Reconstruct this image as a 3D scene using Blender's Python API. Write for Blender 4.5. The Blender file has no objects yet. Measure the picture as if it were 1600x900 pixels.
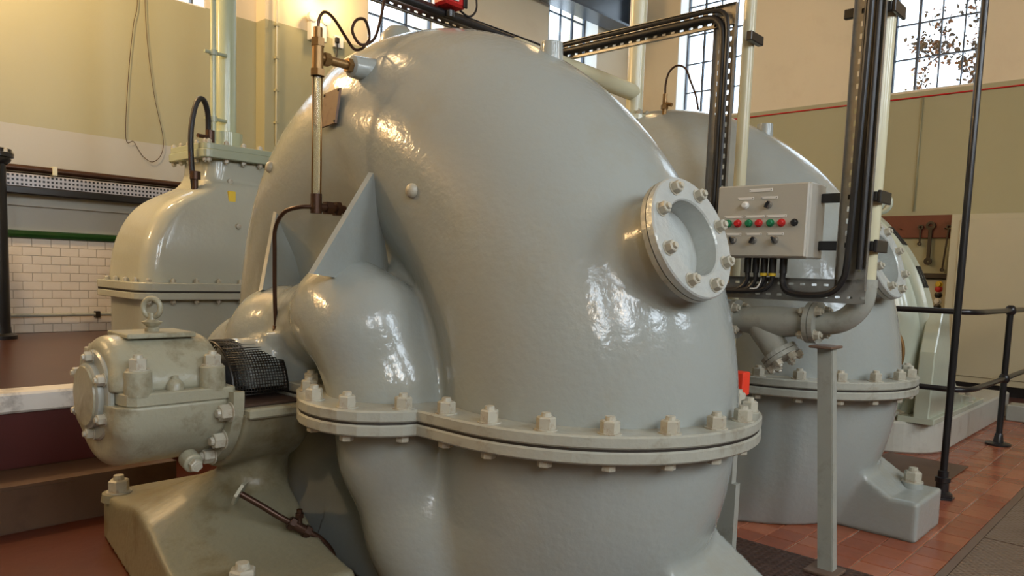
import bpy, math, random
import numpy as np
from mathutils import Vector, Matrix
random.seed(7)
rng = np.random.default_rng(7)
SC = bpy.context.scene
COL = SC.collection

# ------------------------------------------------------------------ camera
EYE = 1.3
cam_d = bpy.data.cameras.new('camera')
cam = bpy.data.objects.new('camera', cam_d)
COL.objects.link(cam)
SC.camera = cam
cam_d.sensor_width = 36.0
cam_d.lens = 36.0 * 1173.4 / 1600
cam_d.shift_y = 82.3 / 1600
cam_d.clip_start = 0.05
PIT, ROL, YAW = 0.0912539, 0.0345151, 0.821415
def _wd(a, b):
    X = math.cos(ROL)*a + math.sin(ROL)*b
    Y = -math.sin(ROL)*a + math.cos(ROL)*b
    return X, Y
def _dir(a, b, c):
    X, Y = _wd(a, b)
    fz = c*math.cos(PIT) - Y*math.sin(PIT)
    z = -(c*math.sin(PIT) + Y*math.cos(PIT))
    return Vector((X*math.cos(YAW)+fz*math.sin(YAW), -X*math.sin(YAW)+fz*math.cos(YAW), z))
_r, _dn, _f = _dir(1, 0, 0), _dir(0, 1, 0), _dir(0, 0, 1)
cam.matrix_world = Matrix(((_r.x, -_dn.x, -_f.x, 0), (_r.y, -_dn.y, -_f.y, 0), (_r.z, -_dn.z, -_f.z, EYE), (0, 0, 0, 1)))

# ------------------------------------------------------------------ world, light, exposure
SC.view_settings.view_transform = 'Standard'
SC.view_settings.look = 'None'
SC.view_settings.gamma = 1.0
SC.view_settings.use_curve_mapping = False
SC.view_settings.exposure = 0.0
world = bpy.data.worlds.new('overcast_sky')
SC.world = world
world.use_nodes = True
world.node_tree.nodes['Background'].inputs[0].default_value = (0.80, 0.90, 1.0, 1)
world.node_tree.nodes['Background'].inputs[1].default_value = 5.0
def area(name, loc, target, sx, sy, power, color):
    d = bpy.data.lights.new(name, 'AREA'); d.shape = 'RECTANGLE'; d.size = sx; d.size_y = sy
    d.energy = power; d.color = color
    o = bpy.data.objects.new(name, d); COL.objects.link(o); o.location = loc
    o.rotation_euler = (Vector(target)-Vector(loc)).to_track_quat('-Z', 'Y').to_euler()
    return o
# daylight entering through the tall windows of the two walls behind the camera
DAY = (0.80, 0.90, 1.0)
for _n, (_x, _p) in enumerate(((-3.1, 128), (-.3, 128), (2.6, 122), (5.6, 110))):
    area('daylight_window_south_%d' % _n, (_x, -4.75, 4.5), (_x, 0, 3.6), 1.25, 2.5, _p, DAY)

# ------------------------------------------------------------------ materials
def srgb(r, g, b):
    f = lambda c: (c/255/12.92) if c/255 <= .04045 else ((c/255+.055)/1.055)**2.4
    return (f(r), f(g), f(b), 1)
MATS = {}
def mat(name, col, rough=.5, metal=0.0, var=0.0, vscale=3.0, bump=0.0, bscale=40.0, dirt=None, dirt_amt=.5, dscale=2.0, spec=.5, coat=0.0, rvar=0.0, emit=None, estr=0.0):
    m = bpy.data.materials.new(name); m.use_nodes = True
    nt = m.node_tree; N = nt.nodes; Lk = nt.links
    b = N['Principled BSDF']
    b.inputs['Roughness'].default_value = rough
    b.inputs['Metallic'].default_value = metal
    b.inputs['Specular IOR Level'].default_value = spec
    b.inputs['Coat Weight'].default_value = coat
    b.inputs['Coat Roughness'].default_value = .08
    c = col if len(col) == 4 else (*col, 1)
    b.inputs['Base Color'].default_value = c
    tc = N.new('ShaderNodeTexCoord')
    last = None
    if var > 0:
        n = N.new('ShaderNodeTexNoise'); n.inputs['Scale'].default_value = vscale; n.inputs['Detail'].default_value = 6
        Lk.new(tc.outputs['Object'], n.inputs['Vector'])
        mx = N.new('ShaderNodeMix'); mx.data_type = 'RGBA'
        mx.inputs[6].default_value = tuple(max(0, v*(1-var)) for v in c[:3])+(1,)
        mx.inputs[7].default_value = tuple(min(1, v*(1+var)) for v in c[:3])+(1,)
        Lk.new(n.outputs['Fac'], mx.inputs[0]); last = mx.outputs[2]
    if dirt is not None:
        n = N.new('ShaderNodeTexNoise'); n.inputs['Scale'].default_value = dscale; n.inputs['Detail'].default_value = 9; n.inputs['Roughness'].default_value = .68
        Lk.new(tc.outputs['Object'], n.inputs['Vector'])
        r = N.new('ShaderNodeMapRange'); r.inputs[1].default_value = .52; r.inputs[2].default_value = .72; r.inputs[3].default_value = 0; r.inputs[4].default_value = dirt_amt
        Lk.new(n.outputs['Fac'], r.inputs[0])
        mx = N.new('ShaderNodeMix'); mx.data_type = 'RGBA'
        if last: Lk.new(last, mx.inputs[6])
        else: mx.inputs[6].default_value = c
        mx.inputs[7].default_value = (*dirt[:3], 1)
        Lk.new(r.outputs[0], mx.inputs[0]); last = mx.outputs[2]
    if last: Lk.new(last, b.inputs['Base Color'])
    if rvar > 0:
        n = N.new('ShaderNodeTexNoise'); n.inputs['Scale'].default_value = 5; n.inputs['Detail'].default_value = 5
        Lk.new(tc.outputs['Object'], n.inputs['Vector'])
        r = N.new('ShaderNodeMapRange'); r.inputs[1].default_value = .35; r.inputs[2].default_value = .65; r.inputs[3].default_value = max(.03, rough-rvar); r.inputs[4].default_value = rough+rvar
        Lk.new(n.outputs['Fac'], r.inputs[0]); Lk.new(r.outputs[0], b.inputs['Roughness'])
    if bump > 0:
        n = N.new('ShaderNodeTexNoise'); n.inputs['Scale'].default_value = bscale; n.inputs['Detail'].default_value = 3
        Lk.new(tc.outputs['Object'], n.inputs['Vector'])
        bp = N.new('ShaderNodeBump'); bp.inputs['Strength'].default_value = bump; bp.inputs['Distance'].default_value = .01
        Lk.new(n.outputs['Fac'], bp.inputs['Height']); Lk.new(bp.outputs[0], b.inputs['Normal'])
    if emit:
        b.inputs['Emission Color'].default_value = (*emit[:3], 1); b.inputs['Emission Strength'].default_value = estr
    MATS[name] = m
    return m
RUST = srgb(120, 78, 34)
M_PUMP = mat('pump_grey_gloss_paint', (.32, .345, .325), .15, var=.06, vscale=1.6, bump=.16, bscale=38, dirt=(.27, .22, .11), dirt_amt=.22, dscale=3.2, rvar=.05)
M_FLANGE = mat('flange_grey_paint', (.37, .375, .32), .28, var=.08, vscale=8, bump=.12, bscale=60, dirt=(.14, .10, .04), dirt_amt=.5, dscale=11)
M_BEAR = mat('bearing_stained_paint', (.33, .32, .235), .32, var=.1, vscale=5, bump=.25, bscale=45, dirt=(.12, .085, .03), dirt_amt=.85, dscale=6)
M_FOOT = mat('pedestal_stained_paint', (.23, .215, .145), .4, var=.12, vscale=4, bump=.25, bscale=40, dirt=(.12, .08, .02), dirt_amt=.9, dscale=4)
M_NUT = mat('nut_grey_paint', (.44, .42, .34), .33, var=.1, vscale=30, dirt=RUST, dirt_amt=.6, dscale=40)
M_SEAM = mat('joint_black', (.02, .015, .01), .6)  # near-black strip in the gap between flange halves
M_RUSTPL = mat('brown_rusty_plate', srgb(112, 84, 62), .5, var=.2, vscale=14, dirt=srgb(84, 48, 26), dirt_amt=.8, dscale=18)
M_MESHG = mat('black_mesh_guard', (.022, .018, .014), .35, metal=.4)
M_GUARDB = mat('oily_brown_steel', srgb(66, 50, 42), .4, var=.2, vscale=12)
M_VALVE = mat('valve_pale_grey_paint', (.42, .43, .36), .15, var=.05, vscale=2, bump=.12, bscale=30, rvar=.04)
M_VALVEG = mat('valve_grey_green_paint', (.33, .37, .27), .25, var=.06, vscale=5, bump=.1, bscale=30)
M_PIPEG = mat('pale_green_gloss_pipe', (.42, .46, .31), .16, var=.05, vscale=4)
M_CREAMP = mat('cream_gloss_pipe', (.58, .55, .38), .2, var=.05, vscale=6)
M_MOTOR = mat('motor_pale_green_paint', (.46, .50, .40), .17, var=.06, vscale=3, bump=.1, bscale=25)
M_PLINTH = mat('plinth_pale_paint', (.48, .48, .42), .3, var=.08, vscale=5, dirt=(.16, .12, .07), dirt_amt=.4, dscale=5)
M_BRASS = mat('aged_brass', srgb(140, 108, 66), .38, metal=.6, var=.2, vscale=25)
M_COPPER = mat('dark_bronze_pipe', srgb(72, 50, 38), .35, metal=.6, var=.2, vscale=20)
M_BLACK = mat('black_gloss_iron', (.012, .012, .014), .28, var=.2, vscale=10)
M_CABLE = mat('black_cable', (.014, .013, .014), .42)
M_GALV = mat('galvanised_steel', (.30, .29, .27), .35, metal=.7, var=.25, vscale=30)
M_GREYP = mat('grey_painted_pipework', (.33, .34, .30), .27, var=.1, vscale=8, dirt=(.12, .11, .08), dirt_amt=.4, dscale=10)
M_PANEL = mat('panel_beige_powder_coat', (.46, .44, .38), .42, bump=.06, bscale=250)
M_WHITE = mat('white_plastic', (.75, .74, .70), .4)
M_RED = mat('red_plastic', (.55, .02, .02), .3)
M_GREEN = mat('green_plastic', (.01, .20, .08), .3)
M_ORANGE = mat('orange_red_guard_paint', (.80, .05, .02), .4)
M_YELLOW = mat('yellow_plastic', (.75, .52, .03), .4)
M_DARK = mat('opening_shade_black', (.012, .011, .010), .7)  # near-black colour stands in for shade inside openings
M_CREAMW = mat('wall_cream_paint', (.72, .62, .44), .5, var=.05, vscale=1.2, dirt=(.52, .40, .25), dirt_amt=.25, dscale=1.3, bump=.08, bscale=20)
M_GREENW = mat('wall_khaki_paint', (.36, .34, .205), .42, var=.07, vscale=1.0, dirt=(.36, .34, .24), dirt_amt=.35, dscale=1.1, bump=.08, bscale=20)
M_GREYW = mat('wall_pale_grey_paint', (.42, .405, .35), .42, var=.07, vscale=1.3, dirt=(.40, .37, .30), dirt_amt=.35, dscale=1.6, bump=.08, bscale=20)
M_TILE = mat('white_glazed_tile', (.74, .67, .58), .14, var=.07, vscale=7, dirt=(.40, .27, .13), dirt_amt=.25, dscale=3)
M_GROUT = mat('tile_grout', (.55, .48, .40), .8)
M_GTILE = mat('dark_green_glazed_tile', (.012, .05, .012), .1)
M_FLOOR = mat('red_painted_floor', srgb(78, 31, 10), .36, var=.18, vscale=4, dirt=srgb(74, 34, 22), dirt_amt=.8, dscale=3.2, bump=.1, bscale=20)
M_PLAT = mat('worn_brown_platform_floor', srgb(70, 42, 30), .28, var=.2, vscale=3, dirt=srgb(84, 66, 50), dirt_amt=.6, dscale=2.2)
M_STEP = mat('brown_step_paint', srgb(88, 64, 46), .5, var=.15, vscale=5, dirt=srgb(60, 36, 24), dirt_amt=.6, dscale=4)
M_RISER = mat('dark_red_riser_paint', srgb(72, 22, 20), .5, var=.2, vscale=5)
M_NOSE = mat('white_step_edge_paint', (.66, .64, .60), .4, var=.1, vscale=8, dirt=(.10, .08, .06), dirt_amt=.7, dscale=7)
M_QTILE = [mat('red_quarry_tile_%d' % i, srgb(*c), .22, var=.16, vscale=9, dirt=srgb(110, 70, 48), dirt_amt=.5, dscale=6, bump=.2, bscale=25) for i, c in enumerate(((160, 92, 64), (148, 82, 58), (168, 102, 74)))]
M_STRIPM = mat('worn_steel_strip', srgb(120, 98, 84), .4, metal=.3, var=.15, vscale=14)
M_CAB = mat('cabinet_khaki_paint', (.47, .44, .31), .4, var=.05, vscale=3)
M_BLUE = mat('dark_blue_crane_paint', (.035, .055, .085), .25, var=.12, vscale=5)
M_BOARD = mat('red_brown_board', srgb(104, 46, 26), .45, var=.2, vscale=8)
M_STEELD = mat('dark_tool_steel', (.035, .028, .022), .4, metal=.5)
M_MUNT = mat('window_bar_dark_grey', (.06, .075, .10), .5)
M_REVEAL = mat('window_reveal_daylit_white', (.78, .78, .74), .5)  # white stands in for daylight falling on the cream reveals
M_CEIL = mat('ceiling_cream', (.34, .30, .24), .7)
M_LEAF = [mat('leaf_%d' % i, srgb(*c), .6) for i, c in enumerate(((96, 72, 44), (70, 64, 62), (140, 84, 44)))]
M_TWIG = mat('twig', srgb(62, 54, 56), .8)
M_BULB = mat('glowing_bulb', (1, .8, .5), .4, emit=(1, .68, .30), estr=30)
def glass_mat():
    m = bpy.data.materials.new('window_glass'); m.use_nodes = True
    nt = m.node_tree; nt.nodes.clear()
    o = nt.nodes.new('ShaderNodeOutputMaterial'); t = nt.nodes.new('ShaderNodeBsdfTransparent'); g = nt.nodes.new('ShaderNodeBsdfGlossy')
    t.inputs[0].default_value = (.93, .96, .98, 1); g.inputs['Roughness'].default_value = .03
    mx = nt.nodes.new('ShaderNodeMixShader'); mx.inputs[0].default_value = .06
    nt.links.new(t.outputs[0], mx.inputs[1]); nt.links.new(g.outputs[0], mx.inputs[2]); nt.links.new(mx.outputs[0], o.inputs[0])
    return m
M_GLASS = glass_mat()
def sight_mat():
    m = bpy.data.materials.new('sight_glass'); m.use_nodes = True
    b = m.node_tree.nodes['Principled BSDF']; b.inputs['Base Color'].default_value = (.86, .82, .62, 1)
    b.inputs['Roughness'].default_value = .05; b.inputs['Transmission Weight'].default_value = .85; b.inputs['IOR'].default_value = 1.3
    return m
M_SIGHT = sight_mat()
def tread_mat(name, col, scale, ribs):
    m = mat(name, col, .4, metal=.25, var=.2, vscale=5, dirt=srgb(70, 48, 34), dirt_amt=.6, dscale=5)
    nt = m.node_tree; N = nt.nodes; Lk = nt.links; b = N['Principled BSDF']
    tc = N.new('ShaderNodeTexCoord'); mp = N.new('ShaderNodeMapping'); mp.inputs['Rotation'].default_value = (0, 0, 0 if ribs else math.radians(45))
    Lk.new(tc.outputs['Object'], mp.inputs[0])
    hs = []
    for ax in ('X', 'Y'):
        w = N.new('ShaderNodeTexWave'); w.bands_direction = ax; w.inputs['Scale'].default_value = scale
        Lk.new(mp.outputs[0], w.inputs[0]); hs.append(w)
    mm = N.new('ShaderNodeMath'); mm.operation = 'MULTIPLY' if not ribs else 'MINIMUM'
    Lk.new(hs[0].outputs['Fac'], mm.inputs[0]); Lk.new(hs[1].outputs['Fac'], mm.inputs[1])
    bp = N.new('ShaderNodeBump'); bp.inputs['Strength'].default_value = .8; bp.inputs['Distance'].default_value = .006
    Lk.new(mm.outputs[0], bp.inputs['Height']); Lk.new(bp.outputs[0], b.inputs['Normal'])
    return m
M_TREAD = tread_mat('chequer_plate', srgb(128, 108, 92), 11, False)
M_RIB = tread_mat('ribbed_dark_plate', srgb(82, 60, 52), 9, True)

# ------------------------------------------------------------------ object helpers
ORG = {}
def link(o, parent=None, origin=(0, 0, 0)):
    COL.objects.link(o); origin = Vector(origin); ORG[o.name] = origin
    if parent is not None:
        o.parent = parent; o.location = origin - ORG[parent.name]
    else:
        o.location = origin
    return o
def tag(o, label, cat=None, group=None, kind=None):
    if label: o['label'] = label
    if cat: o['category'] = cat
    if group: o['group'] = group
    if kind: o['kind'] = kind
    return o
def thing(name, loc, label, cat, group=None):
    o = bpy.data.objects.new(name, None); o.empty_display_size = .1
    link(o, None, loc); return tag(o, label, cat, group)
def rot_to(d):
    d = Vector(d).normalized(); return d.to_track_quat('Z', 'Y').to_matrix()
class MB:
    def __init__(s): s.v = []; s.f = []; s.sm = []
    def add(s, vs, fs, smooth=False):
        k = len(s.v); s.v += [tuple(v) for v in vs]; s.f += [tuple(i+k for i in f) for f in fs]; s.sm += [smooth]*len(fs); return s
    def box(s, lo, hi, bev=0.0, M=None):
        x0, y0, z0 = lo; x1, y1, z1 = hi
        if bev <= 0:
            vs = [(x0, y0, z0), (x1, y0, z0), (x1, y1, z0), (x0, y1, z0), (x0, y0, z1), (x1, y0, z1), (x1, y1, z1), (x0, y1, z1)]
            fs = [(0, 3, 2, 1), (4, 5, 6, 7), (0, 1, 5, 4), (1, 2, 6, 5), (2, 3, 7, 6), (3, 0, 4, 7)]
        else:
            b = min(bev, (x1-x0)*.49, (y1-y0)*.49, (z1-z0)*.49); vs = []; fs = []
            for sx in (0, 1):
                for sy in (0, 1):
                    for sz in (0, 1):
                        c = [(x0, x1)[sx], (y0, y1)[sy], (z0, z1)[sz]]; inn = [c[0]+(b, -b)[sx], c[1]+(b, -b)[sy], c[2]+(b, -b)[sz]]
                        vs += [(c[0], inn[1], inn[2]), (inn[0], c[1], inn[2]), (inn[0], inn[1], c[2])]
            I = lambda sx, sy, sz, k: (sx*4+sy*2+sz)*3+k
            fs += [(I(0,0,0,0), I(0,0,1,0), I(0,1,1,0), I(0,1,0,0)), (I(1,0,0,0), I(1,1,0,0), I(1,1,1,0), I(1,0,1,0)),
                   (I(0,0,0,1), I(1,0,0,1), I(1,0,1,1), I(0,0,1,1)), (I(0,1,0,1), I(0,1,1,1), I(1,1,1,1), I(1,1,0,1)),
                   (I(0,0,0,2), I(0,1,0,2), I(1,1,0,2), I(1,0,0,2)), (I(0,0,1,2), I(1,0,1,2), I(1,1,1,2), I(0,1,1,2))]
            for t in (0, 1):
                for u in (0, 1):
                    fs += [(I(t,u,0,0), I(t,u,1,0), I(t,u,1,1), I(t,u,0,1)), (I(t,0,u,0), I(t,1,u,0), I(t,1,u,2), I(t,0,u,2)), (I(0,t,u,1), I(1,t,u,1), I(1,t,u,2), I(0,t,u,2))]
            for sx in (0, 1):
                for sy in (0, 1):
                    for sz in (0, 1): fs.append((I(sx,sy,sz,0), I(sx,sy,sz,1), I(sx,sy,sz,2)))
        if M is not None: vs = [M @ Vector(v) for v in vs]
        return s.add(vs, fs)
    def cyl(s, p0, p1, r0, r1=None, seg=24, smooth=True, cap=True, rot=0.0):
        r1 = r0 if r1 is None else r1; p0 = Vector(p0); p1 = Vector(p1); R = rot_to(p1-p0); vs = []
        for p, r in ((p0, r0), (p1, r1)):
            for i in range(seg):
                a = 2*math.pi*i/seg+rot; vs.append(p + R @ Vector((r*math.cos(a), r*math.sin(a), 0)))
        s.add(vs, [(i, (i+1) % seg, seg+(i+1) % seg, seg+i) for i in range(seg)], smooth)
        if cap: s.add(vs[:seg], [tuple(range(seg-1, -1, -1))]); s.add(vs[seg:], [tuple(range(seg))])
        return s
    def lathe(s, p0, d, prof, seg=32, smooth=True, a0=0.0, a1=2*math.pi):
        # prof: list of (radius, distance along d)
        p0 = Vector(p0); R = rot_to(d); full = abs(a1-a0-2*math.pi) < 1e-6; n = seg if full else seg+1; vs = []
        for r, t in prof:
            for i in range(n):
                a = a0+(a1-a0)*i/seg; vs.append(p0+R @ Vector((r*math.cos(a), r*math.sin(a), t)))
        fs = []
        for k in range(len(prof)-1):
            for i in range(seg):
                j = (i+1) % n; fs.append((k*n+i, k*n+j, (k+1)*n+j, (k+1)*n+i))
        return s.add(vs, fs, smooth)
    def tube(s, pts, r, seg=10, closed=False, cap=True):
        P = [Vector(p) for p in pts]; n = len(P); vs = []; up = None
        for i in range(n):
            if closed: t = (P[(i+1) % n]-P[i-1]).normalized()
            else: t = (P[min(i+1, n-1)]-P[max(i-1, 0)]).normalized()
            if up is None: up = Vector((0, 0, 1)) if abs(t.z) < .9 else Vector((1, 0, 0))
            up = (up-t*up.dot(t)).normalized(); b = t.cross(up)
            rr = r[i] if isinstance(r, (list, tuple)) else r
            for k in range(seg):
                a = 2*math.pi*k/seg; vs.append(P[i]+up*(rr*math.cos(a))+b*(rr*math.sin(a)))
        m = n if closed else n-1; fs = []
        for i in range(m):
            for k in range(seg):
                i2 = (i+1) % n; fs.append((i*seg+k, i2*seg+k, i2*seg+(k+1) % seg, i*seg+(k+1) % seg))
        s.add(vs, fs, True)
        if cap and not closed: s.add(vs[:seg], [tuple(range(seg))]); s.add(vs[-seg:], [tuple(range(seg-1, -1, -1))])
        return s
    def prism(s, poly, ax, a0, a1, bev=0.0):
        # poly: 2D points in the two axes other than ax (in x,y,z order)
        def mk(p, a):
            if ax == 2: return (p[0], p[1], a)
            if ax == 1: return (p[0], a, p[1])
            return (a, p[0], p[1])
        n = len(poly)
        c = (sum(p[0] for p in poly)/n, sum(p[1] for p in poly)/n)
        if bev > 0:
            ins = inset(poly, bev)
            rings = [(ins, a0), (poly, a0+bev), (poly, a1-bev), (ins, a1)]
        else: rings = [(poly, a0), (poly, a1)]
        vs = [mk(p, a) for pl, a in rings for p in pl]; fs = []
        for k in range(len(rings)-1):
            for i in range(n): fs.append((k*n+i, k*n+(i+1) % n, (k+1)*n+(i+1) % n, (k+1)*n+i))
        fs.append(tuple(range(n-1, -1, -1))); fs.append(tuple(range((len(rings)-1)*n, len(rings)*n)))
        return s.add(vs, fs)
    def build(s, name, m, parent=None, label=None, origin=None, smooth_angle=None):
        me = bpy.data.meshes.new(name)
        V = np.array(s.v); o3 = Vector((V.min(0)+V.max(0))/2) if origin is None else Vector(origin)
        if parent is None and origin is None: o3.z = float(V[:, 2].min())
        me.from_pydata([tuple(Vector(v)-o3) for v in s.v], [], s.f)
        me.polygons.foreach_set('use_smooth', s.sm)
        import bmesh
        bm = bmesh.new(); bm.from_mesh(me); bmesh.ops.remove_doubles(bm, verts=bm.verts, dist=1e-5); bmesh.ops.recalc_face_normals(bm, faces=bm.faces)
        if smooth_angle:
            for f in bm.faces: f.smooth = True
            for e in bm.edges:
                if len(e.link_faces) == 2 and e.calc_face_angle(0) > smooth_angle: e.smooth = False
        else:
            for e in bm.edges:
                if len(e.link_faces) == 2 and e.calc_face_angle(0) > math.radians(40): e.smooth = False
        bm.to_mesh(me); bm.free()
        me.materials.append(m)
        o = bpy.data.objects.new(name, me); link(o, parent, o3)
        if label: o['label'] = label
        return o
def inset(poly, d):
    n = len(poly); out = []
    A = sum(poly[i][0]*poly[(i+1) % n][1]-poly[(i+1) % n][0]*poly[i][1] for i in range(n)); sg = 1 if A > 0 else -1
    for i in range(n):
        p, q, r = Vector(poly[i-1]), Vector(poly[i]), Vector(poly[(i+1) % n])
        e1 = (q-p).normalized(); e2 = (r-q).normalized()
        n1 = Vector((-e1.y, e1.x))*sg; n2 = Vector((-e2.y, e2.x))*sg; b = n1+n2
        if b.length < 1e-6: b = n1
        b = b.normalized(); k = d/max(.4, b.dot(n1)); out.append((q.x+b.x*k, q.y+b.y*k))
    return out
def share(src, name, loc, parent, rot=None, origin=None):
    o = bpy.data.objects.new(name, src if isinstance(src, bpy.types.Mesh) else src.data)
    link(o, parent, loc)
    if rot is not None: o.rotation_euler = rot
    return o
def copy_tree(o, off, parent=None):
    c = o.copy(); COL.objects.link(c); ORG[c.name] = ORG[o.name]+Vector(off)
    if parent is not None: c.parent = parent
    else: c.location = o.location+Vector(off)
    for ch in list(o.children): copy_tree(ch, off, c)
    return c
def spline(pts, n=8):
    P = [np.array(p, float) for p in pts]; P = [2*P[0]-P[1]]+P+[2*P[-1]-P[-2]]; out = []
    for i in range(1, len(P)-2):
        for t in np.linspace(0, 1, n, endpoint=False):
            a, b, c, d = P[i-1:i+3]
            out.append(tuple(.5*((2*b)+(-a+c)*t+(2*a-5*b+4*c-d)*t*t+(-a+3*b-3*c+d)*t**3)))
    out.append(tuple(P[-2])); return out
def nut_mesh(name, r, h, stud, washer=True):
    b = MB()
    if washer: b.cyl((0, 0, 0), (0, 0, h*.1), r*1.22, seg=16, smooth=False)
    b.cyl((0, 0, h*.1), (0, 0, h*.9), r, seg=6, smooth=False); b.cyl((0, 0, h*.9), (0, 0, h), r, r*.86, seg=6, smooth=False)
    b.cyl((0, 0, h), (0, 0, h+stud), r*.55, r*.48, seg=12, smooth=False)
    o = b.build(name, M_NUT, origin=(0, 0, 0)); me = o.data; bpy.data.objects.remove(o); return me
NUT = nut_mesh('flange_nut', .031, .042, .012)
NUT_S = nut_mesh('small_nut', .02, .026, .008)
NUT_L = nut_mesh('large_nut', .045, .06, .02)
HEAD = nut_mesh('bolt_head_mesh', .024, .026, .001, False)
def place(me, name, loc, parent, d=(0, 0, 1), spin=None, m=None):
    o = bpy.data.objects.new(name, me); link(o, parent, loc)
    q = Vector(d).normalized().to_track_quat('Z', 'Y')
    from mathutils import Quaternion
    o.rotation_mode = 'QUATERNION'; o.rotation_quaternion = q @ Quaternion((0, 0, 1), random.uniform(0, 1.05) if spin is None else spin)
    return o

# ------------------------------------------------------------------ signed distance meshes (cast shapes)
def sdf_mesh(name, fn, lo, hi, h, m, parent=None, origin=None, label=None, newton=3):
    lo = np.array(lo, float); hi = np.array(hi, float); n = np.ceil((hi-lo)/h).astype(int)+1
    ax = [lo[i]+h*np.arange(n[i]) for i in range(3)]
    G = np.meshgrid(*ax, indexing='ij'); D = fn(*G).astype(np.float32)
    S = D < 0
    c = np.zeros(np.array(S.shape)-1, np.int8)
    offs = [(i, j, k) for i in (0, 1) for j in (0, 1) for k in (0, 1)]
    sl = lambda A, o: A[o[0]:A.shape[0]-1+o[0], o[1]:A.shape[1]-1+o[1], o[2]:A.shape[2]-1+o[2]]
    for o in offs: c += sl(S, o)
    act = (c > 0) & (c < 8)
    idx = -np.ones(act.shape, np.int64); cells = np.argwhere(act); idx[act] = np.arange(len(cells))
    acc = np.zeros((len(cells), 3)); cnt = np.zeros(len(cells))
    for a in offs:
        for k in range(3):
            if a[k]: continue
            b = list(a); b[k] = 1
            da = D[cells[:, 0]+a[0], cells[:, 1]+a[1], cells[:, 2]+a[2]]; db = D[cells[:, 0]+b[0], cells[:, 1]+b[1], cells[:, 2]+b[2]]
            mk = (da < 0) != (db < 0); t = np.where(mk, da/np.where(mk, da-db, 1), 0)
            p = np.tile(np.array(a, float), (len(cells), 1)); p[:, k] = t
            acc += p*mk[:, None]; cnt += mk
    V = lo+h*(cells+acc/np.maximum(cnt, 1)[:, None])
    e = h*.25
    for _ in range(newton):
        d = fn(V[:, 0], V[:, 1], V[:, 2])
        g = np.stack([fn(V[:, 0]+e*(k == 0), V[:, 1]+e*(k == 1), V[:, 2]+e*(k == 2))-fn(V[:, 0]-e*(k == 0), V[:, 1]-e*(k == 1), V[:, 2]-e*(k == 2)) for k in range(3)], 1)/(2*e)
        st = (d/np.maximum((g**2).sum(1), .25))[:, None]*g
        ln = np.linalg.norm(st, axis=1, keepdims=True); V = V-st*np.minimum(1, .5*h/np.maximum(ln, 1e-9))
    F = []
    for k in range(3):
        u, v = (k+1) % 3, (k+2) % 3
        A = S; sh = list(S.shape)
        s0 = [slice(1, sh[i]-1) for i in range(3)]; s0[k] = slice(0, sh[k]-1)
        s1 = list(s0); s1[k] = slice(1, sh[k])
        d = A[tuple(s0)].astype(np.int8)-A[tuple(s1)].astype(np.int8)
        for sg in (1, -1):
            E_ = np.argwhere(d == sg)
            if not len(E_): continue
            b = E_+np.array([1 if i != k else 0 for i in range(3)])
            def cell(du, dv):
                q = b.copy(); q[:, u] += du; q[:, v] += dv; return idx[q[:, 0], q[:, 1], q[:, 2]]
            q = np.stack([cell(-1, -1), cell(0, -1), cell(0, 0), cell(-1, 0)], 1)
            F.append(q if sg == 1 else q[:, ::-1])
    F = np.concatenate(F); F = F[(F >= 0).all(1)]
    o3 = (V.min(0)+V.max(0))/2 if origin is None else np.array(origin)
    me = bpy.data.meshes.new(name); W = (V-o3).astype(np.float32)
    me.vertices.add(len(W)); me.vertices.foreach_set('co', W.ravel())
    me.loops.add(F.size); me.loops.foreach_set('vertex_index', F.ravel().astype(np.int32))
    me.polygons.add(len(F)); me.polygons.foreach_set('loop_start', np.arange(0, F.size, 4, dtype=np.int32))
    try: me.polygons.foreach_set('loop_total', np.full(len(F), 4, np.int32))
    except Exception: pass
    me.update(calc_edges=True); me.validate()
    me.polygons.foreach_set('use_smooth', np.ones(len(me.polygons), bool))
    me.materials.append(m)
    o = bpy.data.objects.new(name, me); link(o, parent, o3)
    if label: o['label'] = label
    return o
def smin(a, b, k):
    h = np.clip(.5+.5*(b-a)/k, 0, 1); return b+(a-b)*h-k*h*(1-h)
def smax(a, b, k): return -smin(-a, -b, k)
def capsule(x, y, z, p, q, r0, r1):
    p = np.array(p, float); q = np.array(q, float); d = q-p; L = (d*d).sum()
    t = np.clip(((x-p[0])*d[0]+(y-p[1])*d[1]+(z-p[2])*d[2])/L, 0, 1)
    return np.sqrt((x-p[0]-t*d[0])**2+(y-p[1]-t*d[1])**2+(z-p[2]-t*d[2])**2)-(r0+(r1-r0)*t)
def cylinder(x, y, z, p, q, r, rnd=0.0):
    p = np.array(p, float); q = np.array(q, float); d = q-p; L = math.sqrt((d*d).sum()); d = d/L
    t = (x-p[0])*d[0]+(y-p[1])*d[1]+(z-p[2])*d[2]
    rr = np.sqrt(np.maximum(0, (x-p[0]-t*d[0])**2+(y-p[1]-t*d[1])**2+(z-p[2]-t*d[2])**2))
    a = rr-r+rnd; b = np.abs(t-L/2)-L/2+rnd
    return np.minimum(np.maximum(a, b), 0)+np.sqrt(np.maximum(a, 0)**2+np.maximum(b, 0)**2)-rnd
def rbox(x, y, z, lo, hi, r):
    lo = np.array(lo, float); hi = np.array(hi, float); c = (lo+hi)/2; s = (hi-lo)/2-r
    a, b, d = np.abs(x-c[0])-s[0], np.abs(y-c[1])-s[1], np.abs(z-c[2])-s[2]
    return np.sqrt(np.maximum(a, 0)**2+np.maximum(b, 0)**2+np.maximum(d, 0)**2)+np.minimum(np.maximum(a, np.maximum(b, d)), 0)-r

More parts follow.
